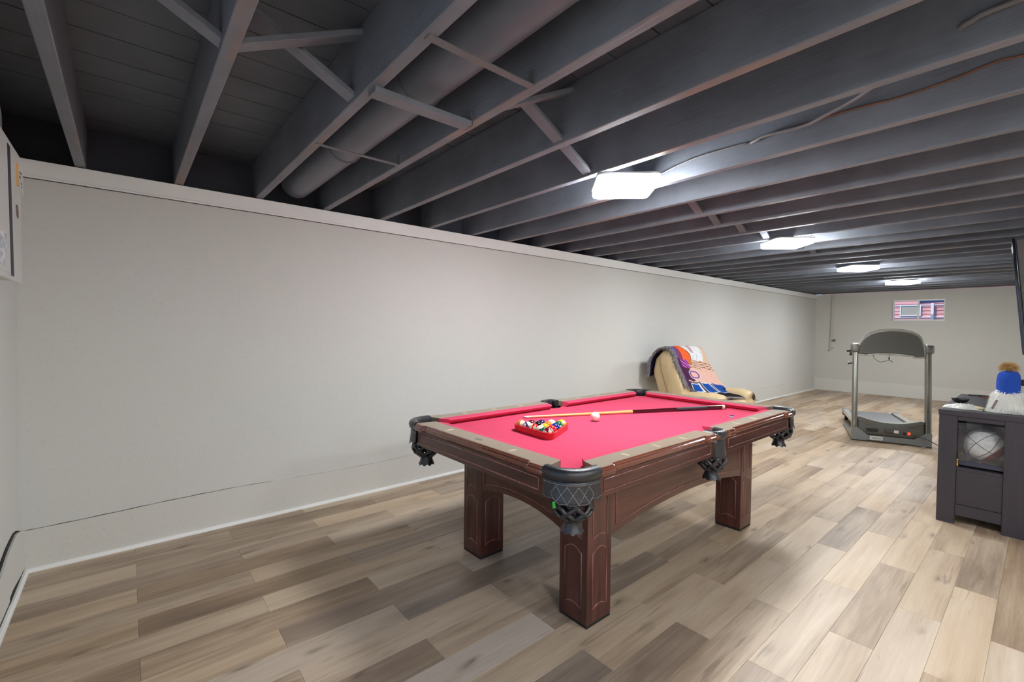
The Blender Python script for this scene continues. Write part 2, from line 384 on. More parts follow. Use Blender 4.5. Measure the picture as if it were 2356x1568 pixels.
# windows
def window(name, x, sgn, y0, y1, z0, z1):
    fr = struct(MB().box(x-.02, x+.02, y0, y1, z0, z0+.028).box(x-.02, x+.02, y0, y1, z1-.028, z1).box(x-.02, x+.02, y0, y0+.022, z0+.028, z1-.028).box(x-.02, x+.02, y1-.022, y1, z0+.028, z1-.028).build(name, 'trim', bevel=.002, seg=1))
    ym = (y0+y1)/2
    MB().box(x-.016, x+.016, ym-.014, ym+.014, z0+.028, z1-.028).build('mullion', 'trim', fr)
    for a, b in ((y0+.022, ym-.014), (ym+.014, y1-.022)):
        MB().box(x-.003, x+.003, a, b, z0+.028, z1-.028).build('pane', M['glass'], fr)
    return fr
g = N('window_glass'); g.t.nodes.remove(g.b)
tr = g.n('ShaderNodeBsdfTransparent'); gl = g.n('ShaderNodeBsdfGlossy'); gl.inputs['Roughness'].default_value = .02
fz = g.n('ShaderNodeFresnel'); fz.inputs[0].default_value = 1.45; mx = g.n('ShaderNodeMixShader')
tr.inputs[0].default_value = (.93, .95, 1, 1); g.l(fz.outputs[0], mx.inputs[0]); g.l(tr.outputs[0], mx.inputs[1]); g.l(gl.outputs[0], mx.inputs[2]); g.l(mx.outputs[0], g.out.inputs[0])
M['glass'] = g.m
window('window_1', X1+.09, 1, WY0, WY1, WZ0, WZ1)
window('unseen_door_1', X0-.12, -1, NY0, NY1, .0, NZ1)  # unseen glass door added behind the camera to let daylight in
# ================================================================== CEILING
ce = struct(MB().box(X0-.24, X1+.24, YS-.2, W+.2, DECK+.02, DECK+.06).build('ceiling', 'deck'))
nj = 29
jx = [JS + JP*i for i in range(-1, nj)]
jr = random.Random(11)
for x in jx:
    if x < X0-.24: continue
    MB().box(x, x+JW, YS, W+.12, HT, DECK).build('joist', 'joist', ce, bevel=.003, seg=1)
MB().box(X0-.24, X1+.24, W+.12, W+.18, HT-.02, DECK+.03).build('rim_board', 'rim', ce)
# subfloor boards run across the joists
bw = .2; y = W+.12; bi = 0
while y > YS:
    cuts = [X0-.24] + [ (1.1 if bi % 2 else 2.4) + 3.0*q for q in range(0, 4)] + [X1]
    for a, b in zip(cuts[:-1], cuts[1:]):
        if b > a: MB().box(a+.002, b-.002, y-bw+.004, y-.001, DECK+jr.uniform(0, .003), DECK+.02).build('subfloor_board', 'deck', ce)
    y -= bw; bi += 1
MB().box(JS+2*JP+JW+.002, JS+3*JP-.002, .1, 2.0, DECK-.004, DECK).build('bare_board', walnut('bare_pine', 0, S(92, 58, 36), S(134, 90, 58), .7, 0), ce)
# cross bridging
def brace(i, up, yb, name='brace'):
    """diagonal strip in the bay between joists i and i+1"""
    a = jx[i+1] + JW; b = jx[i+2]
    za, zb = (HT+.022, DECK-.03) if up else (DECK-.03, HT+.022)
    MB().bar((a-.004, yb, za), (b+.004, yb, zb), .06, .02, up=(0, 1, 0) if False else (0, 0, 1)).build(name, 'brace', ce, bevel=.002, seg=1)
for i, y1, y2 in ((0, 1.675, 1.615), (1, 1.745, 1.665), (3, 1.49, 1.43), (4, 1.685, 1.61), (7, 1.70, 1.62), (8, 1.77, 1.69), (9, 1.75, 1.67), (10, 1.72, 1.65), (12, 1.71, 1.64), (13, 1.71, 1.64), (17, 1.72, 1.65), (21, 1.7, 1.63)):
    brace(i, False, y1); brace(i, True, y2)
# ------------------------------------------------------------------ duct between two joists
J2 = JS+2*JP; J3 = JS+3*JP; J4 = JS+4*JP; J5 = JS+5*JP; J6 = JS+6*JP
dcx, dcz, dr = .913, 2.302, .1
du = thing('round_duct', 'dark grey round sheet metal duct held in the joist bay by three straps', 'duct', (dcx, W, dcz))
fy = lambda a, b, c: (a, c, b)
circ = [(math.cos(2*PI*i/36), math.sin(2*PI*i/36)) for i in range(36)]
cuts = [(-.03, -.95), (-.93, -1.79), (-1.77, -2.6), (-2.58, -3.6), (-3.58, -5.2), (-5.18, -6.6)]
for n, (a, b) in enumerate(cuts):
    r = dr - .0015*(n % 2)
    smooth_angle(MB().prism([(x*r, z*r) for x, z in circ], a, b, fy).build('duct_section', 'duct', du))
    if n: smooth_angle(MB().sweep([(x*dr, a, z*dr) for x, z in circ[::-1]], [(-.004, -.022), (.003, -.020), (.006, -.012), (.003, -.002), (-.004, .002)], up=(0, 1, 0), closed=True).build('joint_band', 'duct', du))
def strap(y, wd, th, drop):
    m = MB().box(J2+JW-.03-dcx, J3-dcx, y-wd/2-W, y+wd/2-W, HT-th-dcz, HT-dcz+.001)
    m.box(J3-.004-dcx, J3-dcx, y-wd/2-W, y+wd/2-W, HT-th-dcz, HT+drop-dcz)
    m.build('strap', 'strap' if th < .01 else 'brace', du, bevel=.001, seg=1)
strap(2.23, .022, .004, .05); strap(1.59, .062, .019, .045); strap(1.2, .03, .004, .055)
# ------------------------------------------------------------------ cables along the joists
def smooth_path(P, n=8):
    P = [Vector(p) for p in P]; out = []
    for i in range(len(P)-1):
        a = P[max(i-1, 0)]; b = P[i]; c = P[i+1]; d = P[min(i+2, len(P)-1)]
        for k in range(n):
            t = k/n; out.append(.5*((2*b) + (c-a)*t + (2*a-5*b+4*c-d)*t*t + (3*b-a-3*c+d)*t**3))
    out.append(P[-1]); return out
def cable(name, pts, r, mat, label):
    o = MB().tube(smooth_path(pts), r, 8).build(name, mat, None, smooth=True); return tag(o, label, 'cable')
cable('electric_cable', [(J6-.010, 1.50, 2.215), (J6-.008, 1.28, 2.252), (J6-.007, .995, 2.252)], .0045, 'cable', 'thin pale grey cable running from the nearest ceiling light to a hole in the joist')
cable('electric_cable', [(J6+.004, .99, 2.250), (J6-.02, .955, 2.246), (J6-.03, .91, 2.252), (J6-.035, .743, 2.243), (J6-.06, .659, 2.25), (J6-.12, .52, 2.262), (J6-.22, .42, 2.27), (J6-.34, .33, 2.275), (J5+JW+.008, .25, 2.28), (J5+JW+.008, -.6, 2.285)], .0085, 'cable', 'thick grey cable sagging out of the joist hole towards the right of the ceiling')
cable('electric_cable', [(J6-.006, .975, 2.256), (J6-.006, .617, 2.265), (J6-.006, .424, 2.256), (J6-.006, .247, 2.266), (J6-.006, .135, 2.282), (J6-.006, .0, 2.272), (J6-.006, -.8, 2.27)], .0048, 'brown_cable', 'brown flat cable clipped along the joist face behind the thick grey cable')
cable('electric_cable', [(J5+.004, .198, 2.243), (J5-.014, .17, 2.246), (J5-.012, .068, 2.258), (J5-.012, -.6, 2.262)], .010, 'cable', 'short grey cable entering a drilled hole in the joist at the top right')
# ------------------------------------------------------------------ square LED ceiling panels, turned 45 degrees
e = N('lit_diffuser'); e.t.nodes.remove(e.b); em = e.n('ShaderNodeEmission'); em.inputs[0].default_value = (.955, .985, 1, 1); em.inputs[1].default_value = PANEL_POWER
e.l(em.outputs[0], e.out.inputs[0]); M['diffuser'] = e.m
M['diffuser_fill'] = e.m.copy(); M['diffuser_fill'].name = 'fill_diffuser_dimmer'
for nd in M['diffuser_fill'].node_tree.nodes:
    if nd.type == 'EMISSION': nd.inputs[1].default_value = PANEL_POWER*.8
M['lamp_white'] = plain('lamp_white', S(225, 225, 222), .4, var=.02)
def rrect(hx, hy, r, n=6, cx=0, cy=0):
    out = []
    for sx, sy, a0 in ((1, 1, 0), (-1, 1, 90), (-1, -1, 180), (1, -1, 270)):
        for k in range(n+1):
            t = math.radians(a0 + 90*k/n); out.append((cx+sx*(hx-r)+r*math.cos(t), cy+sy*(hy-r)+r*math.sin(t)))
    return out
def ceiling_light(x, y, label, grp, dif='diffuser'):
    t = thing('ceiling_light', label, 'ceiling light', (x, y, HT), math.radians(46), grp)
    MB().prism(rrect(.172, .172, .04), -.012, -.002).build('back_plate', 'lamp_white', t)
    a = rrect(.168, .168, .038); b = rrect(.160, .160, .032); c = rrect(.145, .145, .03); n = len(a)
    vs = [(p[0], p[1], -.0125) for p in a] + [(p[0], p[1], -.045) for p in a] + [(p[0], p[1], -.053) for p in b] + [(p[0], p[1], -.056) for p in c]
    fs = [(i+n*k, (i+1) % n+n*k, (i+1) % n+n*(k+1), i+n*(k+1)) for k in range(3) for i in range(n)] + [tuple(range(3*n, 4*n)), tuple(range(n))[::-1]]
    MB().add(vs, fs).build('diffuser', dif, t, smooth=False)
    MB().box(-.03, .03, -.03, .03, -.003, .02).build('junction_box', 'lamp_white', t, bevel=.003)
    return t
for x, y, lb in ((2.2, 1.6, 'large square lit ceiling light nearest the camera, above the pool table'), (4.72, 1.6, 'lit square ceiling light, second along the row from the pool table'),
              (7.2, 1.6, 'lit square ceiling light, third along the row from the pool table'), (9.68, 1.55, 'smallest lit square ceiling light, farthest along the row near the far wall')):
    ceiling_light(x, y, lb, 'square ceiling lights in a row')
for x, y, lb in ((.35, -1.0, 'added fill light out of the frame, square ceiling panel right behind the camera'), (2.3, -1.0, 'added fill light out of the frame, square ceiling panel to the right of the pool table'), (1.3, -2.5, 'added fill light out of the frame, square ceiling panel deep in the side room')):  # unseen panels added to brighten the room
    ceiling_light(x, y, lb, 'added square fill lights in the side of the room', 'diffuser_fill')
# ================================================================== POOL TABLE
TX, TY = 2.356, 1.732
pt = thing('pool_table', 'dark walnut pool table with red cloth and black leather pockets', 'pool table', (TX, TY, 0))
hx, hy, ix, iy, zt, zb = 1.13, .632, 1.031, .548, .780, .742
lx, ly, lw = .844, .471, .166
# bed cloth (corner and side notches leave the pocket mouths open)
bed = []
for sx, sy in ((1, 1), (-1, 1), (-1, -1), (1, -1)):
    cpts = [(sx*1.04, sy*.488), (sx*.985, sy*.515), (sx*.968, sy*.556)]
    if sx*sy < 0: cpts = cpts[::-1]
    bed += cpts
    if (sx, sy) == (1, 1): bed += [(.058*math.cos(PI*q/8), .556-.03*math.sin(PI*q/8)) for q in range(9)]
    if (sx, sy) == (-1, -1): bed += [(-.058*math.cos(PI*q/8), -.556+.03*math.sin(PI*q/8)) for q in range(9)]
MB().prism(bed, zb-.02, zb).build('bed_cloth', 'cloth', pt)
MB().box(-lx+.02, lx-.02, -ly+.02, ly-.02, .56, .655).box(-hx+.06, hx-.06, -hy+.06, hy-.06, .66, zb-.025).build('slate_bed', 'wal_x', pt)
ey = .503; sxo = .99; sg = .062           # end-rail half length, side rail far end, side pocket half gap
def flare(t, a, b, at_a=True, at_b=True):
    """outer edge of the rail swells near each pocket"""
    o = 0
    for on, d in ((at_a, t-a), (at_b, b-t)):
        if on and d < .105:
            q = d
            if q < .018: o = max(o, .008 + .008*math.sin(PI/2*min(1, q/.018)))
            elif q < .078: o = max(o, .016)
            else: o = max(o, .016*max(0, 1-(q-.078)/.014))
    return o
mold = [(-.004, zt-.001), (.003, zt-.0005), (.008, zt-.004), (.009, zt-.010), (.0145, zt-.0125), (.0165, zt-.018), (.016, zt-.025), (.011, zt-.029), (.010, zt-.034), (.004, zt-.038), (-.004, zt-.038)]
RAILS = [('x', -1, sg, sxo), ('x', -1, -sxo, -sg), ('x', 1, sg, sxo), ('x', 1, -sxo, -sg), ('y', -1, -ey, ey), ('y', 1, -ey, ey)]
for ax, s, a, b in RAILS:
    L = hy if ax == 'x' else hx; I = iy if ax == 'x' else ix
    mp = (lambda t, q, z, s=s: (t, s*q, z)) if ax == 'x' else (lambda t, q, z, s=s: (s*q, t, z))
    # sample along the rail
    ts = sorted(set([a + (b-a)*i/40 for i in range(41)] + [a+d for d in (0, .004, .009, .014, .018, .077, .079, .083, .087, .092, .1)] + [b-d for d in (0, .004, .009, .014, .018, .077, .079, .083, .087, .092, .1)]))
    out = [(t, L + flare(t, a, b)) for t in ts]
    # inner ends are cut back at the pocket mouths
    ca = .012 if (ax == 'x' and abs(a) < .1) else .022; cb = .012 if (ax == 'x' and abs(b) < .1) else .022
    poly = [(t, o) for t, o in out] + [(b-.004, L-.03), (b-cb, I), (a+ca, I), (a+.004, L-.03)]
    MB().prism(poly, zt-.036, zt, lambda p, q, z: mp(p, q, z)).build('rail_top', 'laminate', pt, bevel=.0012, seg=1)
    path = [mp(t, o, 0) for t, o in out]
    if (ax == 'x' and s == 1) or (ax == 'y' and s == -1): path = path[::-1]
    smooth_angle(MB().sweep(path, mold).build('rail_molding', 'mold_x', pt), 35)
    # apron board with a routed frame
    ap = MB(); q0, q1 = L-.014, L+.008
    f3 = lambda t0, t1, o0, o1, z0, z1: ap.add([mp(t, o, z) for z in (z0, z1) for t, o in ((t0, o0), (t1, o0), (t1, o1), (t0, o1))], [(0, 3, 2, 1), (4, 5, 6, 7), (0, 1, 5, 4), (1, 2, 6, 5), (2, 3, 7, 6), (3, 0, 4, 7)])
    f3(a+.002, b-.002, q0, q1, .658, zt-.037)
    aob = ap.build('apron', 'wal_x' if ax == 'x' else 'wal_y', pt, bevel=.002, seg=1)
    loop = [mp(t, q1+.0005, z) for t, z in ((a+.035, .680), (b-.035, .680), (b-.035, .727), (a+.035, .727))]
    MB().tube(loop, .0032, 6, closed=True).build('bead', 'bead', aob, smooth=True)
    # cushion
    nose = I - .05
    pa, pb = (a+ca, b-cb); na = pa + (.012 if ca < .02 else .046); nb = pb - (.012 if cb < .02 else .046)
    ends = ((pa, na), (pb, nb)); prof = [(I+.002, zt-.0015), (nose+.008, zt-.005), (nose, zt-.010), (nose+.002, zt-.013), (nose+.030, zb+.0005), (I+.002, zb-.004)]
    vs = []
    for p0, p1 in ends:
        for q, z in prof: vs.append(mp(p0 + (p1-p0)*(I-q)/.05, q, z))
    n = len(prof); fs = [(i, (i+1) % n, n+(i+1) % n, n+i) for i in range(n)] + [tuple(range(n)), tuple(range(n, 2*n))[::-1]]
    smooth_angle(MB().add(vs, fs).build('cushion', 'cloth', pt), 50)
    # sights: pairs of ivory dashes
    qm = (L+I)/2 + .006
    pos = [a + (b-a)*k/4 for k in (1, 2, 3)]
    for k, t in enumerate(pos):
        if ax == 'y' and k == 1:
            MB().prism([(t+.028*math.cos(2*PI*q/24), qm+.012*math.sin(2*PI*q/24)) for q in range(24)], zt-.001, zt+.0012, lambda p, q, z: mp(p, q, z)).build('badge', 'badge', pt)
            continue
        mm = MB()
        for d in (-.0055, .0055):
            mm.prism([(t+d+.0018*i, qm+.021*j) for i, j in ((-1, -.8), (0, -1), (1, -.8), (1, .8), (0, 1), (-1, .8))], zt-.001, zt+.0008, lambda p, q, z: mp(p, q, z))
        mm.build('sight', 'ivory', pt)
# legs
def ogee(x0, x1, z, h, up, n=10):
    """shallow shouldered curve from (x0) to (x1) at height z, bulging by h"""
    out = []
    for i in range(n+1):
        t = i/n; s = .5-.5*math.cos(2*PI*min(max((t-.0)/1.0, 0), 1)); s = s**.6
        out.append((x0+(x1-x0)*t, z + h*s*(1 if up else -1)))
    return out
def leg_loops():
    m = .034
    a, b = m, lw-m
    up = [(a, .66), (a, .385)] + ogee(a, b, .385, .018, True) [1:-1] + [(b, .385), (b, .66)]
    lo = [(a, .075)] + ogee(a, b, .075, .016, True)[1:-1] + [(b, .075), (b, .322)] + ogee(b, a, .322, .024, True)[1:-1] + [(a, .322)]
    return up, lo
UPL, LOL = leg_loops()
for sx in (-1, 1):
    for sy in (-1, 1):
        x0, x1 = sorted((sx*lx, sx*(lx-lw))); y0, y1 = sorted((sy*ly, sy*(ly-lw)))
        lg = MB().box(x0, x1, y0, y1, .014, .70).build('leg', 'wal_z', pt, bevel=.003)
        MB().box(x0+.002, x1-.002, y0+.002, y1-.002, 0, .0145).build('foot_pad', 'black_rubber', lg)
        bd = MB()
        for L_ in (UPL, LOL):
            cl = L_ is LOL
            bd.tube([(x0 + u, y0, z) for u, z in L_], .0034, 6, closed=cl).tube([(x0 + u, y1, z) for u, z in L_], .0034, 6, closed=cl)
            bd.tube([(x0, y0 + u, z) for u, z in L_], .0034, 6, closed=cl).tube([(x1, y0 + u, z) for u, z in L_], .0034, 6, closed=cl)
        bd.build('bead', 'bead', lg, smooth=True)
# arched skirts between the legs
def skirt(ax, s, half, q, zl, zc):
    mp = (lambda t, o, z: (t, s*o, z)) if ax == 'x' else (lambda t, o, z: (s*o, t, z))
    n = 32; A = []
    for i in range(n+1):
        t = -half + 2*half*i/n; u = abs(t)/half
        A.append((t, zc - (zc-zl)*u**2.2 if u < .93 else zl + (zc-zl)*(1-.93**2.2)*(1-u)/.07))
    poly = A + [(half, .66), (-half, .66)]
    sk = MB().prism(poly, q-.022, q-.003, lambda a, b, c: mp(a, c, b)).build('skirt', 'wal_x' if ax == 'x' else 'wal_y', pt, bevel=.0015, seg=1)
    i0 = .035
    lp = [(-half+i0, .64), (-half+i0, zl+.05)] + [(t, z+.036) for t, z in A if abs(t) < half*.86] + [(half-i0, zl+.05), (half-i0, .64)]
    MB().tube([mp(t, q-.0028, z) for t, z in lp], .0036, 6).build('bead', 'bead', sk, smooth=True)
for s in (-1, 1):
    skirt('x', s, lx-lw, ly, .364, .424); skirt('y', s, ly-lw, lx, .388, .436)
# pockets
def arc(cx, cy, r, a0, a1, n): return [(cx+r*math.cos(math.radians(a0+(a1-a0)*i/n)), cy+r*math.sin(math.radians(a0+(a1-a0)*i/n))) for i in range(n+1)]
rim = [(-.036, .738), (-.040, .762), (-.034, .781), (-.018, .787), (0, .786), (.011, .779), (.0155, .766), (.013, .750), (.004, .738), (-.01, .735)]
def resample(P, n):
    P = [Vector((p[0], p[1], 0)) for p in P]; d = [0]
    for a, b in zip(P, P[1:]): d.append(d[-1]+(b-a).length)
    out = []
    for k in range(n+1):
        t = d[-1]*k/n; i = max(j for j in range(len(d)) if d[j] <= t+1e-9); i = min(i, len(P)-2)
        out.append(P[i].lerp(P[i+1], (t-d[i])/max(1e-9, d[i+1]-d[i])))
    return out, d[-1]
def pocket(path, ctr, flip, wavy, zlow, kind):
    P, L = resample(path, 36)
    if flip: P = P[::-1]
    rp = rim if kind == 'corner' else [(a*.8, z) for a, z in rim]
    pk = smooth_angle(MB().sweep([(p.x, p.y, 0) for p in P], rp).build('pocket', 'leather', pt), 50)
    # outer leather skirt
    nv = 7; rows_ = []
    def nrm(i):
        d = (P[min(i+1, 36)]-P[max(i-1, 0)]).normalized(); return d.cross(Vector((0, 0, 1)))
    def pos(i, z):
        u = i/36; k = (.742-z)/.1
        q = P[i] + nrm(i)*(.0015 + .012*k*k)
        if kind == 'side': q = P[18] + (q-P[18])*(1-.28*max(0, k)); q = Vector((q.x, q.y, 0))
        return Vector((q.x, q.y, z))
    def zbot(i):
        u = i/36; e_ = min(u, 1-u)
        if kind == 'side': return zlow
        k = min(1, max(0, (e_-.2)/.14)); k = k*k*(3-2*k)
        return zlow + .003 + .014*(1-k) - .004*math.sin(PI*min(1, max(0, (e_-.34)/.16))) + .003*math.cos(u*PI*10)
    def fn(i, j): z = .742 + (zbot(i)-.742)*j/(nv-1); return pos(i, z)
    sk = MB().grid(fn, 37, nv).build('leather_apron', 'leather', pk, smooth=True, solid=.004)
    # stitching: lines along the edges and a diamond pattern
    st = MB()
    def dash(a, b):
        n = max(2, int((b-a).length/.0042))
        for k in range(n):
            p = a.lerp(b, (k+.15)/n); q = a.lerp(b, (k+.8)/n); st.tube([p, q], .00055, 4)
    off = lambda i, z: pos(i, z) + nrm(i)*.0028
    if kind == 'corner':
        for i in range(36):
            dash(off(i, .728), off(i+1, .728)); dash(off(i, zbot(i)+.005), off(i+1, zbot(i+1)+.005))
        for i0 in range(6, 30, 6):
            for (ia, za), (ib, zb_) in (((i0, .692), (i0+3, .722)), ((i0+3, .722), (i0+6, .692)), ((i0, .692), (i0+3, .66)), ((i0+3, .66), (i0+6, .692))):
                if zb_ < .67 or za < .67: pass
                for k in range(3):
                    u0, u1 = k/3, (k+1)/3
                    i_a, i_b = ia+(ib-ia)*u0, ia+(ib-ia)*u1
                    A_ = off(int(round(i_a)), za+(zb_-za)*u0); B_ = off(int(round(i_b)), za+(zb_-za)*u1); dash(A_, B_)
        st.build('stitching', 'thread', sk)
    # inner liner
    cx, cy = ctr; rl = .062 if kind == 'corner' else .052
    smooth_angle(MB().lathe([(rl, .742), (rl, .66), (rl*.97, .655), (rl*.9, .66), (rl*.9, .742)], cx, cy, 20, cap=False).build('liner', 'black_rubber', pk), 50)
    # rubber net: crossing ribs, pinched neck, fluted cup
    nt_ = MB(); prof = [(.064, .664), (.074, .645), (.077, .622), (.068, .600), (.046, .582), (.034, .572)]
    if kind == 'side': prof = [(r*.86, z-.004) for r, z in prof]
    if flip is None: pass
    def rz(t):
        x = t*(len(prof)-1); i = min(int(x), len(prof)-2); f = x-i
        return prof[i][0]*(1-f)+prof[i+1][0]*f, prof[i][1]*(1-f)+prof[i+1][1]*f
    for dr_ in (-1, 1):
        for k in range(7):
            path_ = []
            for q in range(11):
                t = q/10; r, z = rz(t); a_ = 2*PI*k/7 + dr_*t*PI*.62; path_.append((cx+r*math.cos(a_), cy+r*math.sin(a_), z))
            nt_.tube(path_, [.0105-.003*q/10 for q in range(11)], 6)
    nt_.lathe([(.064 if kind == 'corner' else .055, .668), (.067 if kind == 'corner' else .058, .662), (.064 if kind == 'corner' else .055, .656)], cx, cy, 20, cap=False)
    cup = [(.030, .578), (.036, .572), (.033, .562), (.036, .548), (.043, .530), (.045, .524)]
    vs = []; n = 36
    def cf(i, j):
        r, z = cup[j]; a_ = 2*PI*i/n; f = 1 + (.035*(j/5))*(1 if (i//2) % 2 else -.6)
        zz = z + (.006 if (i//2) % 2 == 0 and j >= 4 else 0)
        return (cx+r*f*math.cos(a_), cy+r*f*math.sin(a_), zz)
    nt_.grid(cf, n, len(cup), wrapu=True)
    nt_.build('net', 'leather', pk, smooth=True)
    return pk
for sx in (-1, 1):
    for sy in (-1, 1):
        pth = [(1.142, ey-.002)] + arc(1.142-.112, .644-.112, .112, 0, 90, 16) + [(sxo-.002, .644)]
        pocket([(sx*p[0], sy*p[1]) for p in pth], (sx*1.045, sy*.56), sx*sy < 0, True, .652, 'corner')
for sy in (-1, 1):
    pth = [(-.064, .60)] + [(-.064, .625)] + [(.064*math.cos(PI-PI*i/12)*(1 if abs(math.cos(PI*i/12)) < .999 else 1), .628+.022*math.sin(PI*i/12)) for i in range(13)] + [(.064, .60)]
    pth = [(-.061, .585), (-.061, .632), (-.05, .646), (-.025, .653), (0, .655), (.025, .653), (.05, .646), (.061, .632), (.061, .585)]
    pocket([(p[0], sy*p[1]) for p in pth], (0, sy*.60), sy > 0, False, .645, 'side')
M['green'] = plain('green_tag', S(60, 220, 70), .6, var=.02)
MB().bar((-1.135, -.545, .655), (-1.138, -.553, .633), .014, .0015, up=(1, 0, 0)).build('paper_tag', 'green', pt)['label'] = 'small green tag peeking out under the near pocket'
# ------------------------------------------------------------------ things on the pool table
ZB = zb
M['rack_red'] = plain('red_plastic', (.62, .008, .012), .25, var=.03, coat=.3)
def rot2(p, a): return (p[0]*math.cos(a)-p[1]*math.sin(a), p[0]*math.sin(a)+p[1]*math.cos(a))
RC = (1.728, 1.762); RANG = math.radians(-4)
rk = thing('ball_rack', 'red plastic triangle rack around the coloured balls on red cloth', 'ball rack', (RC[0], RC[1], ZB+.0005), RANG)
def tri(rad, rr_):
    """rounded triangle, one corner pointing to +x"""
    out = []
    for k in range(3):
        a = 2*PI*k/3; c = (math.cos(a)*(rad-2*rr_), math.sin(a)*(rad-2*rr_))
        for q in range(9):
            t = a - PI/3 + 2*PI/3*q/8; out.append((c[0]+math.cos(t)*rr_, c[1]+math.sin(t)*rr_))
    return out
BR = .0286
ri = BR + .0015; cin = 4*BR*2/math.sqrt(3)            # inner corner circles around the corner balls
ti = [(x, y) for x, y in tri(cin + 2*ri, ri)]; to = tri(cin + 2*(ri+.006), ri+.006)
nn = len(ti); vs = []
for z in (0, .036):
    vs += [(x, y, z) for x, y in to] + [(x, y, z) for x, y in ti]
fs = []
for i in range(nn):
    j = (i+1) % nn
    fs += [(i, j, 2*nn+j, 2*nn+i), (nn+j, nn+i, 3*nn+i, 3*nn+j), (2*nn+i, 2*nn+j, 3*nn+j, 3*nn+i), (j, i, nn+i, nn+j)]
MB().add(vs, fs).build('frame', 'rack_red', rk, bevel=.0015, seg=2)
lip = tri(cin + 2*(ri+.0085), ri+.0085)
MB().tube([(x, y, .033) for x, y in lip], .0022, 6, closed=True).build('rim', 'rack_red', rk, smooth=True)
WHITE = S(236, 226, 206)
def ball_mat(name, col, stripe):
    n = N(name)
    if stripe:
        sx = n.n('ShaderNodeSeparateXYZ'); n.l(n.n('ShaderNodeTexCoord').outputs['Object'], sx.inputs[0])
        f = n.math('GREATER_THAN', n.math('ABSOLUTE', sx.outputs[2]), .0155)
        base = n.mix(f, col, WHITE)
    else: base = n.mix(0.0, col, col)
    sy = n.n('ShaderNodeSeparateXYZ'); n.l(n.n('ShaderNodeTexCoord').outputs['Object'], sy.inputs[0])
    d = n.math('SQRT', n.math('ADD', n.math('POWER', sy.outputs[0], 2.0), n.math('POWER', sy.outputs[2], 2.0)))
    base = n.mix(n.math('LESS_THAN', d, .0092), base, WHITE)
    n.base(base); return n.set(.08, 0, .5, .5)
M['ball_digit'] = plain('ball_digit', (.02, .02, .02), .3)
BC = {1: S(240, 180, 20), 2: S(26, 40, 130), 3: S(205, 30, 30), 4: S(60, 24, 96), 5: S(240, 120, 30), 6: S(12, 96, 62), 7: S(110, 20, 36), 8: S(14, 14, 16)}
BN = {1: 'yellow', 2: 'dark blue', 3: 'red', 4: 'purple', 5: 'orange', 6: 'green', 7: 'maroon', 8: 'black'}
def number_mesh(num, s):
    cu = bpy.data.curves.new('n', 'FONT'); cu.body = str(num); cu.size = .011; cu.align_x = 'CENTER'; cu.align_y = 'CENTER'; cu.resolution_u = 2
    ob = bpy.data.objects.new('n', cu); me = bpy.data.meshes.new_from_object(ob); r = BR + .00022
    P = [(s*v.co.x, -s*math.sqrt(max(0, r*r-v.co.x**2-v.co.y**2)), v.co.y) for v in me.vertices]
    fs = [tuple(p.vertices) for p in me.polygons]
    bpy.data.objects.remove(ob); bpy.data.curves.remove(cu); bpy.data.meshes.remove(me)
    return MB().add(P, fs)
def ball(num, x, y, label, rot, group='pool balls in the rack'):
    st = num > 8; c = BC[num-8 if st else num]
    t = MB().sphere((0, 0, 0), BR, 28, 16).build('pool_ball', ball_mat('ball_%d_resin' % num, c, st), None, smooth=True)
    t.location = (x, y, ZB+BR+.0004); t.rotation_euler = rot
    tag(t, label, 'pool ball', group)
    for s in (1, -1): number_mesh(num, s).build('number', 'ball_digit', t, fix=False)['kind'] = 'stuff'
    return t
# rack rows: corner ball at +x is row 0
pos = []
for r in range(5):
    for k in range(r+1):
        px = cin - r*BR*math.sqrt(3)*1.002; py = (k - r/2)*2*BR*1.002
        pos.append((px, py))
seq = {0: (1, 'solid yellow'), 1: (6, 'solid green'), 2: (10, 'blue striped'), 3: (2, 'solid dark blue'), 4: (13, 'orange striped'), 5: (4, 'solid purple'), 6: (3, 'solid red'), 7: (9, 'yellow striped'),
       8: (8, 'solid black'), 9: (12, 'purple striped'), 10: (15, 'maroon striped'), 11: (14, 'green striped'), 12: (5, 'solid orange'), 13: (7, 'solid maroon'), 14: (11, 'red striped')}
seq[12] = (11, 'red striped'); seq[14] = (13, 'orange striped'); seq[4] = (5, 'solid orange'); seq[9] = (7, 'solid maroon'); seq[13] = (12, 'purple striped')
brr = random.Random(21)
PLACE = {0: 'in the right corner of the red rack', 10: 'in the front corner of the red rack', 14: 'in the left corner of the red rack'}
for i, (px, py) in enumerate(pos):
    num, nm = seq[i]; q = rot2((px, py), RANG)
    lb = nm + ' pool ball ' + PLACE.get(i, 'lying among the others inside the red triangle rack')
    ball(num, RC[0]+q[0], RC[1]+q[1], lb, (brr.uniform(-1.2, 1.2), brr.uniform(-1.1, 1.1), brr.uniform(-2.4, .4)))
M['cue_ball'] = plain('cue_ball_resin', S(238, 226, 212), .1, var=.01, coat=.5)
cb_ = MB().sphere((0, 0, 0), BR, 28, 16).build('cue_ball', 'cue_ball', None, smooth=True); cb_.location = (2.195, 1.785, ZB+BR+.0004)
tag(cb_, 'plain white cue ball on the red cloth right of the rack', 'pool ball')
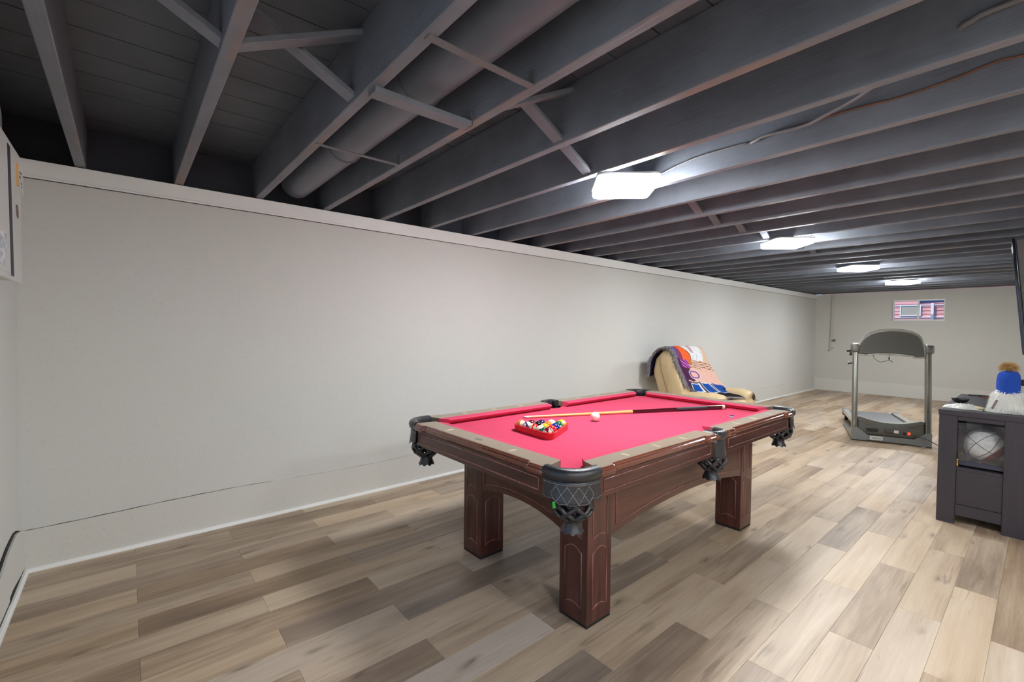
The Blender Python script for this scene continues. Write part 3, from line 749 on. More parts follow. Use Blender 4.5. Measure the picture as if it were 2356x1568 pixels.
# cue stick
M['maple'] = walnut('maple_shaft', 0, S(222, 160, 92), S(242, 196, 132), .25, .3)
M['cue_butt'] = plain('dark_red_lacquer', S(64, 8, 16), .08, coat=.8)
M['cue_wrap'] = plain('black_cue_wrap', S(50, 44, 52), .5, bump=.2, bs=600)
A_ = Vector((1.905, 2.118, ZB+.0085)); B_ = Vector((3.286, 1.492, ZB+.0165))
dv = B_-A_; Lc = dv.length
cs = thing('cue_stick', 'two-piece pool cue with maple shaft and dark red butt on the red cloth', 'pool cue', A_, 0)
cs.rotation_euler = dv.to_track_quat('X', 'Z').to_euler()
def cue(n_, mat, a, b, ra, rb):
    return smooth_angle(MB().tube([(a, 0, 0), ((a+b)/2, 0, 0), (b, 0, 0)], [ra, (ra+rb)/2, rb], 16).build(n_, mat, cs), 40)
rad = lambda x: .0062 + (.0152-.0062)*(x/Lc)
j = [.0, .012, .034, .765, .79, 1.11, 1.40, Lc-.05, Lc-.012, Lc]
for n_, mt, a, b in (('tip', 'badge', 0, .012), ('ferrule', 'ivory', .012, .034), ('shaft', 'maple', .034, .765), ('joint_collar', 'cue_butt', .765, .79), ('forearm', 'cue_butt', .79, 1.11), ('wrap', 'cue_wrap', 1.11, 1.36), ('butt_sleeve', 'cue_butt', 1.36, Lc-.03), ('butt_cap', 'ivory', Lc-.03, Lc-.008), ('bumper', 'black_rubber', Lc-.008, Lc)):
    if b <= a: continue
    cue(n_, mt, a, b, rad(a), rad(b))
M['chalk_blue'] = plain('blue_chalk', S(46, 62, 120), .9); M['chalk_paper'] = plain('white_chalk_paper', S(214, 206, 214), .7)
ck = thing('chalk_cube', 'small blue and white cube of cue chalk near the right rail', 'chalk', (2.972, 1.301, ZB), .5)
MB().box(-.011, .011, -.011, .011, 0, .015).build('paper_wrap', 'chalk_paper', ck, bevel=.001, seg=1)
MB().box(-.0105, .0105, -.0105, .0105, .015, .021).build('chalk_top', 'chalk_blue', ck, bevel=.001, seg=1)
MB().box(-.0112, .0112, -.0112, .0112, .004, .008).build('label_band', 'chalk_blue', ck)
# ================================================================== RECLINER
def leather_like(name, c, rough=.45):
    n = N(name); v = n.coord('Object'); f = n.noise(v, 4, 4, .6)
    n.base(n.mix(f, tuple(x*.86 for x in c), tuple(min(1, x*1.1) for x in c)))
    n.bump(n.math('ADD', n.noise(n.coord('Object', (5, 9, 9)), 2.2, 3, .5), n.math('MULTIPLY', n.noise(v, 160, 2), .12)), .35, .012)
    return n.set(rough, 0, .4)
M['tan'] = leather_like('tan_upholstery', S(214, 188, 146)); M['piping'] = plain('tan_piping', S(206, 178, 134), .5); M['seam_dark'] = plain('dark_seam', S(70, 52, 36), .8)
rc = thing('recliner', 'tan upholstered recliner by the long wall, under a patterned throw', 'armchair', (5.56, 2.9, 0))
fx = lambda a, b, c: (c, a, b)
def rounded_poly(P, r, n=5):
    out = []; m = len(P)
    for i in range(m):
        p = Vector(P[i]); a = Vector(P[i-1])-p; b = Vector(P[(i+1) % m])-p
        k = min(r, a.length*.45, b.length*.45); A1 = p + a.normalized()*k; B1 = p + b.normalized()*k
        for q in range(n+1):
            t = q/n; out.append(tuple(A1*(1-t)**2 + p*2*t*(1-t) + B1*t*t))
    return out
def pillow_prism(P, x0, x1, r, puff, n=9):
    """side profile swept across x, drawn in at both ends so that the ends are rounded"""
    m = MB(); cx = sum(p[0] for p in P)/len(P); cz = sum(p[1] for p in P)/len(P); k = len(P)
    secs = []
    for i in range(n+1):
        t = i/n*PI; x = (x0+x1)/2 - (x1-x0)/2*math.cos(t); d = min(x-x0, x1-x)
        s = 1 if d >= r else math.sqrt(max(0, 1-(1-d/r)**2)); s = .72 + .28*s if r > 0 else 1
        secs.append((x, s))
    vs = [(x, cx+(p[0]-cx)*s, cz+(p[1]-cz)*s) for x, s in secs for p in P]
    fs = [(i*k+q, i*k+(q+1) % k, (i+1)*k+(q+1) % k, (i+1)*k+q) for i in range(n) for q in range(k)]
    fs += [tuple(range(k))[::-1], tuple(n*k+q for q in range(k))]
    return m.add(vs, fs)
shell = rounded_poly([(.10, .30), (.20, .32), (.36, .78), (.32, .98), (.24, 1.03), (.16, .72)], .06)
cush = rounded_poly([(-.10, .42), (.09, .36), (.24, .78), (.285, 1.00), (.23, 1.075), (.13, 1.07), (.06, .95), (-.02, .76), (-.10, .58)], .07)
smooth_angle(pillow_prism(shell, -.43, .43, .05, 0, 12).build('back_shell', 'tan', rc), 60)
bc = smooth_angle(pillow_prism(cush, -.45, .45, .10, 0, 16).build('backrest', 'tan', rc), 60)
MB().tube([(-.432, .10, .40), (-.436, .235, .80), (-.434, .262, .95), (-.43, .235, 1.02)], .007, 8).build('piping', 'piping', bc, smooth=True)
MB().box(-.36, .36, -.52, .25, .08, .34).build('base', 'tan', rc, bevel=.03, seg=3)
MB().box(-.26, .26, -.56, .05, .33, .47).build('seat_cushion', 'tan', rc, bevel=.06, seg=5)
MB().box(-.27, .27, -.66, -.55, .12, .44).build('footrest', 'tan', rc, bevel=.045, seg=5)
for sx in (-1, 1):
    a, b = sorted((sx*.24, sx*.465))
    ar = rounded_poly([(-.56, .10), (.16, .10), (.16, .50), (.02, .555), (-.42, .585), (-.555, .555), (-.58, .44)], .07)
    am = smooth_angle(pillow_prism(ar, a, b, .09, 0, 10).build('armrest', 'tan', rc), 60)
    pm = MB()
    for q in range(9):
        t = -1.0 + 2.0*q/8; cxx = (a+b)/2
        pm.tube([(cxx+.014*math.sin(t*1.3), -.577, .46+.014*math.cos(t*1.3)), (cxx+.055*math.sin(t*1.3), -.568, .47+.055*math.cos(t*1.3)), (cxx+.088*math.sin(t*1.3), -.545, .475+.085*math.cos(t*1.3))], [.0045, .0035, .001], 5)
    pm.build('pleat', 'seam_dark', am)
for sx in (-.3, .3):
    for sy in (-.45, .18): MB().lathe([(.025, 0), (.03, .085)], sx, sy, 12).build('foot', 'black_rubber', rc)
# patterned throw over the back and seat
def throw_col(u, v):
    """abstract printed pattern: u across the chair, v from the crest of the back down to the front tip"""
    v = v*1.13 if v > 0 else v
    if v < 0: return S(34, 34, 58) if (u < .9) else S(120, 96, 90)
    if u < .06: return S(40, 40, 66) if int(v*90) % 2 else S(150, 140, 136)
    if u < .11 + .02*math.sin(v*20): return S(66, 92, 158) if v < .3 else S(70, 40, 76)
    if v < .33:
        e = .17 + .20*math.sin(min(1, v/.33)*PI*.62)
        if u < .20: return S(132, 60, 92)
        if u < e + .10: return S(232, 102, 48) if abs(u-e-.09) > .01 else S(96, 50, 40)
        if u < .86 - .25*max(0, v-.18):
            if .50 < u < .60 and .06 < v < .20: return S(196, 150, 160)
            if abs(math.sin(u*21+v*13+2*math.sin(v*17))-.35) < .09 and math.sin(v*31+u*9) > -.2: return S(150, 153, 160)
            return S(226, 228, 230)
        return S(214, 186, 164)
    if v < .47:
        if u < .34: return S(132, 28, 124) if math.sin(u*60-v*90) < .7 else S(206, 150, 206)
        if u < .44 and v < .40: return S(196, 110, 60)
        if math.sin(v*150 + 3.2*math.sin(u*5)) > .62: return S(120, 82, 66)
        return S(220, 180, 160)
    if v < .70:
        d = math.hypot((u-.34)*1.1, (v-.585)*1.6)
        if u < .20: return S(74, 34, 60)
        if d < .085: return S(224, 170, 158)
        if d < .12: return S(104, 60, 140)
        if d < .135: return S(226, 220, 230)
        if u < .30: return S(84, 40, 66)
        return S(222, 178, 162) if math.sin(u*80)*math.sin(v*90) < .93 else S(160, 110, 100)
    if v < .91:
        # three dark blue blocks, white edged
        for a0, a1, b0, b1 in ((.16, .34, .74, .895), (.38, .58, .71, .895), (.62, .97, .66, .895)):
            if a0 < u < a1 and b0 < v < b1:
                dd = min(u-a0, a1-u, (v-b0)*1.3, (b1-v)*1.3)
                if a0 > .6 and .80 < u < .9 and .76 < v < .83: return S(20, 24, 44)
                return S(28, 74, 150) if dd > .016 else S(232, 232, 236)
        return S(206, 168, 158) if v < .72 else S(60, 44, 64)
    return S(22, 20, 26)
n = N('printed_throw'); at = n.n('ShaderNodeAttribute', attribute_name='print'); n.base(at.outputs['Color'])
n.bump(n.noise(n.coord('Object'), 320, 2), .3, .003); M['throw'] = n.set(.9, 0, .1)
tb = thing('throw_blanket', 'patterned orange, white, purple and blue throw draped over the tan recliner', 'blanket', (5.56, 2.9, 0))
prof_b = [(.385, .42), (.40, .62), (.392, .78), (.36, .94), (.29, 1.05), (.20, 1.098), (.125, 1.09), (.065, 1.01), (.022, .90), (-.03, .78), (-.078, .67), (-.118, .58), (-.17, .52), (-.27, .495), (-.40, .490), (-.52, .485)]
prof_g = prof_b[:8] + [(.026, .905), (-.04, .79), (-.11, .69), (-.185, .605), (-.26, .55), (-.34, .52), (-.44, .505), (-.56, .47)]
PB = smooth_path([Vector((0, a, b)) for a, b in prof_b], 10); PG = smooth_path([Vector((0, a, b)) for a, b in prof_g], 10)
dl = [0]
for a, b in zip(PB, PB[1:]): dl.append(dl[-1]+(b-a).length)
ic = 50; d_c = dl[ic]; d_e = dl[-1]
def along(d, u):
    d = min(max(d, 0), d_e); g = min(1, max(0, (u-.10)/.45)); g = g*g*(3-2*g)
    i = max(k for k in range(len(dl)) if dl[k] <= d+1e-9); i = min(i, len(PB)-2)
    f = (d-dl[i])/max(1e-9, dl[i+1]-dl[i]); return PB[i].lerp(PB[i+1], f).lerp(PG[i].lerp(PG[i+1], f), g)
NU, NV = 84, 150; vs = []; cols = []; fs = []
for i in range(NU):
    u = i/(NU-1)
    lo = -.62*d_c*(1.0-.35*u); hi = (d_e-d_c)*(.74 + .26*u)
    for jv in range(NV):
        d = d_c + lo + (hi-lo)*jv/(NV-1); p = along(d, u)
        rel = (d-d_c)/((d_e-d_c)*(.74+.26*u)) if d > d_c else -1
        xx = -.44 + .80*u + (.05*max(0, rel)) + .006*math.sin(d*22)
        if p.z < .66: xx = max(xx, -.44 + .21*min(1, (.66-p.z)/.10) + .02*u); xx = min(xx, .40)
        rip = .004*math.sin(u*23+d*9) + .003*math.sin(u*41-d*14)
        edge = .0
        q = Vector((xx, p.y, p.z)) + Vector((0, -.3, .7))*(rip+.004)
        if u > .93: q.z -= .01
        vs.append(q); c = throw_col(u, rel); cols += [c[0], c[1], c[2], 1]
fs = [(i*NV+j, (i+1)*NV+j, (i+1)*NV+j+1, i*NV+j+1) for i in range(NU-1) for j in range(NV-1)]
cl = MB().add(vs, fs).build('cloth', 'throw', tb, smooth=True, solid=.006)
a = cl.data.color_attributes.new('print', 'FLOAT_COLOR', 'POINT'); a.data.foreach_set('color', cols)
M['fringe'] = plain('speckled_fringe', S(136, 126, 128), .9, var=.75, vs=90)
fm = MB(); fr_ = random.Random(5)
for q in range(210):
    t = q/209; jv = int(t*(NV-1)*.93); p = Vector(vs[jv])
    d1 = Vector((-.012-.02*fr_.random(), fr_.uniform(-.015, .015), -.012)); d2 = d1 + Vector((fr_.uniform(-.012, .004), fr_.uniform(-.02, .02), -.02-.022*fr_.random()))
    if t < .42: d1 += Vector((0, .02, .0)); d2 += Vector((0, .035*fr_.random()+.01, 0))
    fm.tube([p, p+d1, p+d2], [.0042, .0036, .002], 4)
for q in range(60):
    i = int(q/59*(NU-1)); p = Vector(vs[i*NV+NV-1]); fm.tube([p, p+Vector((fr_.uniform(-.01, .02), -.03, -.008)), p+Vector((fr_.uniform(-.01, .03), -.05, -.02))], [.004, .003, .002], 4)
fm.build('fringe', 'fringe', tb, kind='stuff')
# ================================================================== TREADMILL
M['tm_dark'] = plain('charcoal_plastic', S(86, 84, 78), .45, var=.05); M['tm_grey'] = plain('grey_painted_steel', S(128, 132, 134), .35, .3, var=.05)
M['tm_silver'] = plain('silver_plastic', S(206, 206, 200), .22, .55, var=.03); M['tm_post'] = plain('grey_post_steel', S(132, 131, 124), .22, .75, var=.04)
M['tm_belt'] = plain('black_belt', S(110, 110, 112), .5, var=.1, vs=70); M['black'] = plain('black_plastic', (.02, .02, .02), .4); M['label'] = plain('white_sticker', S(216, 216, 212), .5, var=.02)
M['print_dark'] = plain('dark_print', S(40, 40, 44), .6)
r_ = N('red_switch_glow'); r_.base(S(255, 50, 30)); r_.b.inputs['Emission Color'].default_value = (1, .08, .03, 1); r_.b.inputs['Emission Strength'].default_value = 1.2; M['red_switch'] = r_.set(.3)
tm = thing('treadmill', 'grey folding treadmill with console on two posts near the far wall', 'treadmill', (6.86, 1.17, 0), math.radians(18.05))
hw = .366
# base frame on the floor
fm_ = MB()
fm_.box(-.03, .03, -hw, hw, .018, .075)
MB().box(-.03, .03, -hw+.10, hw-.10, .016, .082).build('front_crossbar', 'tm_grey', tm, bevel=.006)
for s in (-1, 1):
    poly = [(-.03, .014), (.98, .014), (.98, .04), (.30, .07), (.06, .15), (-.03, .15)]
    MB().prism(poly, *(sorted((s*(hw-.04), s*hw))), lambda a, b, c: (a, c, b)).build('side_foot', 'tm_grey', tm, bevel=.004)
    poly = [(s*hw, .012), (s*(hw-.15), .012), (s*(hw-.15), .085), (s*(hw-.05), .165), (s*hw, .165)]
    MB().prism(poly, -.036, -.028, lambda a, b, c: (c, a, b)).build('corner_gusset', 'tm_grey', tm, bevel=.002, seg=1)
    for x in (0, .9): MB().box(x-.03, x+.03, s*(hw-.02)-.02, s*(hw-.02)+.02, 0, .016).build('rubber_foot', 'black_rubber', tm)
    # post
    P0 = Vector((0, s*(hw-.028), .02)); P1 = Vector((.13, s*(hw-.028), 1.16))
    po = MB().bar(P0, P1, .056, .075, up=(1, 0, 0)).build('post', 'tm_post', tm, bevel=.016, seg=4)
    for k in (.15, .2, .245):
        c = P0.lerp(P1, k); MB().tube([(c.x-.042, c.y, c.z), (c.x-.036, c.y, c.z)], .007, 10).build('bolt', 'steel', po)
    # deck rail
    MB().bar((.28, s*(hw-.075), .165), (1.62, s*(hw-.075), .118), .07, .05).build('side_rail', 'tm_silver', tm, bevel=.008)
    MB().box(1.60, 1.66, s*(hw-.075)-.04, s*(hw-.075)+.04, .055, .15).build('end_cap', 'tm_grey', tm, bevel=.008)
    MB().tube([(1.50, s*(hw-.075)-.02, .04), (1.50, s*(hw-.075)+.02, .04)], .04, 16).build('wheel', 'black_rubber', tm)
    MB().bar((1.30, s*(hw-.10), .10), (1.50, s*(hw-.10), .05), .02, .05).build('wheel_bracket', 'black', tm)
MB().bar((.26, 0, .150), (1.60, 0, .108), .50, .04).build('deck', 'black', tm, bevel=.004)
MB().bar((.24, 0, .174), (1.61, 0, .131), .44, .008).build('belt', 'tm_belt', tm, bevel=.003)
# motor hood with a dished top
nu, nv = 22, 12; hv = []
def hood(i, j):
    y = -.315 + .63*i/(nu-1); t = j/(nv-1); e = abs(y)/.315
    top = .300 - .070*(1-e**2) - (.02 if e > .93 else 0)
    edge = max(0, (e-.90)/.10)
    if t < .35: x = -.025 + .02*t/.35 + .0*edge; z = .09 + (top-.09)*(t/.35)
    else:
        q = (t-.35)/.65; x = -.005 + .36*q; z = top - (top-.185)*q**1.5
    x += .02*edge*(t < .36); y2 = y*(1-.05*(t if t < .35 else .35))
    return (x, y2, z)
hd = smooth_angle(MB().grid(hood, nu, nv).build('motor_hood', 'tm_dark', tm, solid=.006), 35)
def topz(y): return .300 - .070*(1-(abs(y)/.315)**2)
hs = MB()
hs.grid(lambda i, j: (.012 + .20*j/5, (-.30+.6*i/15)*(1-.25*j/5), topz((-.30+.6*i/15))-(topz((-.30+.6*i/15))-.185)*((.012+.20*j/5)/.36)**1.5 + .005), 16, 6)
hs.build('hood_top', 'tm_silver', hd, smooth=True)
for s in (-1, 1):
    for k in range(3): MB().bar((-.026+.004*k, s*.29, .262-.016*k), (-.022, s*.16, .232-.013*k), .006, .005).build('chrome_strip', 'steel', hd)
MB().box(-.034, -.026, -.075, .055, .130, .170).build('vent', 'black', hd)
for k in range(3): MB().box(-.036, -.033, -.025, .052, .137+.012*k, .141+.012*k).build('vent_bar', 'steel', hd)
MB().box(-.0365, -.033, -.075, -.030, .133, .167).build('sticker', 'label', hd)
MB().box(-.032, -.027, .115, .225, .125, .165).build('port_cover', 'black', hd, bevel=.002, seg=1)
MB().box(-.034, -.028, -.135, -.115, .128, .150).build('socket', 'black', hd)
sw = MB().box(-.036, -.028, -.178, -.154, .127, .157).build('power_switch', 'red_switch', hd, bevel=.002, seg=1); sw['label'] = 'glowing red power switch'
st_ = MB().box(-.0315, -.0298, .07, .19, .03, .072).build('sticker', 'label', tm)
MB().box(-.0324, -.0312, .08, .18, .058, .061).box(-.0324, -.0312, .08, .165, .050, .053).box(-.0324, -.0312, .08, .175, .042, .045).build('print', 'print_dark', st_)
MB().box(-.0315, -.0298, -.262, -.258, .02, .08).build('bracket_strip', 'label', tm)
cbp = smooth_path([(-.034, -.20, .132), (-.06, -.235, .125), (-.09, -.30, .11), (-.13, -.38, .07), (-.2, -.46, .02), (-.36, -.56, .008), (-.6, -.72, .006)])
MB().tube(cbp, .0045, 6).build('power_lead', 'black', tm, smooth=True)
# console, leaning back from the posts
cx0, zc0 = .11, 1.045
def cshape(s):   # outline in (y, z): shallow dome on top, slightly arched underside
    return [(y, z*1.38) for y, z in [(.315, .0), (.312, .035), (.285, .10), (.245, .15), (.19, .185), (.11, .208), (0, .217), (-.11, .212), (-.19, .196), (-.25, .168), (-.272, .145), (-.292, .08), (-.300, .02), (-.300, -.015),
            (-.22, -.018), (-.205, -.004), (-.10, .006), (0, .010), (.12, .008), (.21, .0), (.23, -.006)]]
lean = math.radians(14)
cf_ = lambda a, b, c: (cx0 + c*math.cos(lean) + b*math.sin(lean)*.9, a, zc0 + b*math.cos(lean) - c*math.sin(lean)*.5)
cn = MB().prism([(y*.98, z*.955+.002) for y, z in cshape(1)], -.035, .03, cf_).build('console', 'tm_dark', tm, bevel=.008)
MB().sweep([cf_(y, z, 0) for y, z in cshape(1)[:14]], [(0, 0), (0, 0)]) if False else None
band = MB(); O = cshape(1)[:14]; k = len(O)
for c in (-.03, .09):
    band.v += [cf_(y, z, c) for y, z in O] + [cf_(y*1.03, z*1.05+.004, c) for y, z in O]
for i in range(k-1):
    band.f += [(i, i+1, 2*k+i+1, 2*k+i), (k+i, 3*k+i, 3*k+i+1, k+i+1), (i, k+i, k+i+1, i+1), (2*k+i, 2*k+i+1, 3*k+i+1, 3*k+i)]
band.f += [(0, 2*k, 3*k, k), (k-1, 2*k-1, 4*k-1, 3*k-1)]
smooth_angle(band.build('silver_band', 'tm_silver', cn), 40)
MB().prism([(y, z) for y, z in [(-.30, -.02), (-.22, -.022), (-.205, -.008), (-.10, .002), (0, .006), (.12, .004), (.21, -.004), (.23, -.010), (.315, -.008), (.315, -.022), (.23, -.024), (.2, -.016), (.1, -.008), (0, -.006), (-.1, -.010), (-.2, -.022), (-.22, -.036), (-.30, -.036)]], -.03, .06, cf_).build('lower_trim', 'tm_silver', cn)
MB().prism([(y*.9, z*.86+.015) for y, z in cshape(1)], .031, .034, cf_).build('display_panel', 'black', cn)
for s in (-1, 1):
    cl_ = MB().box(.06, .20, *(sorted((s*.305, s*.385))), 1.065, 1.165).build('handle_joint', 'tm_post', tm, bevel=.02, seg=3)
    MB().box(.07, .19, *(sorted((s*.31, s*.37))), 1.155, 1.175).build('joint_cap', 'tm_silver', cl_, bevel=.006)
    MB().tube(smooth_path([(.15, s*.345, 1.11), (.35, s*.345, 1.09), (.52, s*.345, 1.02)]), .02, 12).build('handrail', 'black', tm, smooth=True)
MB().tube([(.12, .385, 1.085), (.12, .425, 1.08)], .018, 12).build('knob', 'black', tm)
MB().tube([(.05, .37, .93), (.05, .41, .93)], .009, 10).tube([(.05, .405, .93), (.05, .415, .93)], .018, 10).build('peg', 'black', tm)
MB().tube(smooth_path([(.10, .175, 1.07), (.10, .155, 1.00), (.10, .10, .955), (.10, .05, .965), (.10, .015, .985), (.10, .01, 1.06)]), .003, 6).build('safety_cord', 'black', tm)
MB().bar((.10, .022, 1.01), (.10, .014, .985), .014, .008).bar((.10, .014, .985), (.10, -.02, .955), .01, .006).build('safety_clip', 'black', tm)
# ================================================================== MEDIA CABINET
def dark_wood(name, axis):
    n = N(name); sc1 = [60, 60, 60]; sc1[axis] = 3; f = n.noise(n.coord('Object', tuple(sc1)), 1, 4, .6); g = n.noise(n.coord('Object'), 3, 3)
    col = n.mix(f, S(40, 38, 44), S(62, 58, 66)); col = n.mix(n.math('MULTIPLY', g, .35), col, S(72, 62, 62))
    n.base(col); n.bump(f, .08, .002); return n.set(.42, 0, .45)
M['cab_z'] = dark_wood('dark_wood_upright', 2); M['cab_x'] = dark_wood('dark_wood_long', 0); M['cab_y'] = dark_wood('dark_wood_cross', 1)
CX0, CX1, CY0, CY1, CZ = 4.312, 5.573, .060, .472, .778
cb = thing('media_cabinet', 'dark wood media cabinet at the right edge with an open display niche', 'cabinet', (CX0, CY0, 0))
D = CY1-CY0; LX = CX1-CX0
MB().box(-.004, LX+.004, -.004, D+.004, CZ-.036, CZ).build('top', 'cab_x', cb, bevel=.003)
for xa in (0, LX-.03):
    for a, b in ((D-.092, D), (0, .100)):
        MB().box(xa, xa+.03, a, b, 0, CZ-.036).build('corner_post', 'cab_z', cb, bevel=.002, seg=1)
for a in (0, D-.018):      # long sides
    MB().box(.03, LX-.03, a, a+.018, .06, CZ-.036).build('side_panel', 'cab_x', cb)
for xa in (.006, LX-.024):
    MB().box(xa, xa+.018, .100, D-.092, CZ-.066, CZ-.036).build('top_rail', 'cab_y', cb, bevel=.0015, seg=1)
    MB().box(xa+.006, xa+.022, .100, D-.092, .138, .372).build('lower_panel', 'cab_y', cb, bevel=.0015, seg=1)
    MB().box(xa, xa+.020, .100, D-.092, .062, .136).build('bottom_rail', 'cab_y', cb, bevel=.0015, seg=1)
MB().box(.012, LX-.012, .02, D-.02, .372, .392).build('shelf', 'cab_x', cb)
MB().box(.42, .436, .02, D-.02, .392, CZ-.036).build('divider', 'cab_y', cb)
MB().box(.03, LX-.03, .02, D-.02, .10, .115).build('floor_board', 'cab_x', cb)
for xm in (.32, .63, .94): MB().box(xm-.004, xm+.004, D, D+.002, .08, CZ-.05).build('door_joint', 'black', cb)
# acrylic display case and signed basketball inside the niche
ac = N('clear_acrylic'); ac.t.nodes.remove(ac.b)
tr = ac.n('ShaderNodeBsdfTransparent'); gl = ac.n('ShaderNodeBsdfGlossy'); gl.inputs['Roughness'].default_value = .03; lw_ = ac.n('ShaderNodeLayerWeight'); lw_.inputs[0].default_value = .25
mx = ac.n('ShaderNodeMixShader'); tr.inputs[0].default_value = (.96, .97, .98, 1); ac.l(ac.math('ADD', ac.math('MULTIPLY', lw_.outputs['Facing'], .4), .06), mx.inputs[0]); ac.l(tr.outputs[0], mx.inputs[1]); ac.l(gl.outputs[0], mx.inputs[2]); ac.l(mx.outputs[0], ac.out.inputs[0])
M['acrylic'] = ac.m; M['brass'] = plain('brass', S(214, 178, 84), .2, 1); M['case_base'] = plain('black_base_reflection', S(46, 48, 70), .12, coat=.5)  # case base: black, with its blue-purple reflection put into the colour
DX, DY = 4.475, .262
dc = thing('display_case', 'clear acrylic display case with brass corner feet in the cabinet niche', 'display case', (DX, DY, .392))
q = .122; hc = .300
MB().box(-q, q, -q, q, .010, .042).build('base', 'case_base', dc, bevel=.004)
for sx, sy in ((0, 1), (0, -1), (1, 0), (-1, 0)):
    m = MB()
    if sx: m.box(sx*q-.0015, sx*q+.0015, -q, q, .0425, hc)
    else: m.box(-q+.0018, q-.0018, sy*q-.0015, sy*q+.0015, .0425, hc)
    m.build('acrylic_wall', 'acrylic', dc)
MB().box(-q-.001, q+.001, -q-.001, q+.001, hc, hc+.003).build('acrylic_lid', 'acrylic', dc)
for sx in (-1, 1):
    for sy in (-1, 1):
        MB().lathe([(.010, 0), (.012, .004), (.009, .010), (.011, .022), (.009, .040), (.011, .046), (.004, .052)], sx*(q-.004), sy*(q-.004), 12).build('corner_post', 'brass', dc, smooth=True)
n = N('basketball_panels'); v = n.coord('Object'); sx_ = n.n('ShaderNodeSeparateXYZ'); n.l(n.n('ShaderNodeTexCoord').outputs['Object'], sx_.inputs[0])
scr = n.noise(n.coord('Object', (38, 38, 120)), 1.0, 6, .7, 2.5); msk = n.noise(v, 22, 2)
ink = n.math('MULTIPLY', n.ramp(scr, [(.47, (0, 0, 0)), (.5, (1, 1, 1)), (.53, (0, 0, 0))]), n.ramp(msk, [(.5, (0, 0, 0)), (.56, (1, 1, 1))]))
redm = n.math('GREATER_THAN', n.math('SUBTRACT', n.math('MULTIPLY', sx_.outputs[1], -1.0), n.math('MULTIPLY', sx_.outputs[2], .9)), .078)
col = n.mix(n.math('MULTIPLY', ink, .75), S(226, 222, 216), S(50, 50, 60)); n.base(n.mix(redm, col, S(124, 44, 44))); n.bump(n.noise(v, 500, 2), .15, .002)
M['bball'] = n.set(.45)
BRd = .106
bb = MB().sphere((0, 0, 0), BRd, 40, 24).build('basketball', 'bball', None, smooth=True); bb.location = (DX, DY, .392+.043+BRd)
tag(bb, 'white signed basketball with a dark red panel inside the clear case', 'basketball')
M['ball_seam'] = plain('black_ball_seam', S(58, 52, 56), .6)
def seam(fn, n=60, closed=True):
    P = []
    for i in range(n):
        p = Vector(fn(2*PI*i/n)).normalized()*(BRd+.0004); P.append(p)
    MB().tube(P, .0016, 5, closed=closed).build('seam', 'ball_seam', bb, smooth=True)
rt = Matrix.Rotation(math.radians(38), 3, 'X') @ Matrix.Rotation(math.radians(-20), 3, 'Z')
seam(lambda t: rt @ Vector((math.cos(t), math.sin(t), 0)))
seam(lambda t: rt @ Vector((math.cos(t), 0, math.sin(t))))
for s in (-1, 1): seam(lambda t, s=s: rt @ Vector((.9*math.cos(t), s*(.55+.28*math.cos(2*t)), .9*math.sin(t))))
# small keepsakes behind the case, partly seen through it
M['figure_white'] = plain('white_glaze', S(224, 220, 210), .35); M['figure_brown'] = plain('brown_glaze', S(150, 104, 66), .5, var=.4, vs=40)
vz = MB().lathe([(.022, 0), (.026, .01), (.018, .05), (.03, .12), (.026, .17), (.012, .20), (.016, .225), (.008, .24)], 0, 0, 16).build('figurine', 'figure_brown', None, smooth=True); vz.location = (4.66, .40, .392)
tag(vz, 'small brown glazed figurine standing behind the display case in the niche', 'figurine')
vz = MB().lathe([(.03, 0), (.034, .02), (.03, .20), (.042, .23), (.04, .27), (.02, .30), (.004, .305)], 0, 0, 18).build('figurine', 'figure_white', None, smooth=True); vz.location = (4.69, .325, .392)
tag(vz, 'tall white figurine standing behind the basketball in the niche', 'figurine')
# ------------------------------------------------------------------ plush gnome on the cabinet
M['fur_white'] = plain('white_fur', S(232, 231, 226), .95, var=.05); M['fur_tan'] = plain('tan_fur', S(188, 152, 96), .9, var=.25, vs=30); M['knit_blue'] = plain('blue_knit', S(22, 66, 158), .95, var=.08, bump=.3, bs=260)
M['felt_brown'] = plain('brown_felt', S(72, 48, 40), .9); M['tag_grey'] = plain('grey_cloth_tag', S(124, 110, 112), .8)
PX, PY = 4.475, .158
pg = thing('plush_gnome', 'white furry plush figure in a blue knit hat with tan pompom, seen from behind', 'plush toy', (PX, PY, CZ))
MB().lathe([(.075, .001), (.088, .008), (.086, .04), (.076, .085), (.062, .13), (.052, .165), (.02, .19)], 0, 0, 24).build('body', 'fur_white', pg, smooth=True)
fr2 = random.Random(9)
def fur(m, n, fn, ln, wd, droop):
    for _ in range(n):
        p, nr = fn(); d = Vector((nr.x*.55+fr2.uniform(-.25, .25), nr.y*.55+fr2.uniform(-.25, .25), nr.z*.6-droop)).normalized()
        l = ln*fr2.uniform(.6, 1.25); sd = d.cross(Vector((fr2.uniform(-1, 1), fr2.uniform(-1, 1), fr2.uniform(-1, 1)))).normalized()*wd
        mid = p + d*l*.5; tip = p + d*l + Vector((0, 0, -l*.12))
        if tip.z < .002: tip.z = .002 + .004*fr2.random()
        if mid.z < .002: mid.z = .003
        m.add([p-sd, p+sd, mid+sd*.7, mid-sd*.7, tip], [(0, 1, 2, 3), (3, 2, 4)])
def bodypt():
    z = fr2.random()**1.25*.14; a = fr2.random()*2*PI; r = .088 - .2*max(0, z-.01)
    return Vector((r*math.cos(a), r*math.sin(a), z+.004)), Vector((math.cos(a), math.sin(a), .15))
m = MB(); fur(m, 2600, bodypt, .034, .0011, .75); m.build('fur', 'fur_white', pg, kind='stuff', fix=False)
hatp = [(.060, .120), (.0625, .126), (.0615, .140), (.058, .150), (.0585, .19), (.0575, .225), (.053, .255), (.044, .272), (.02, .282), (.001, .284)]
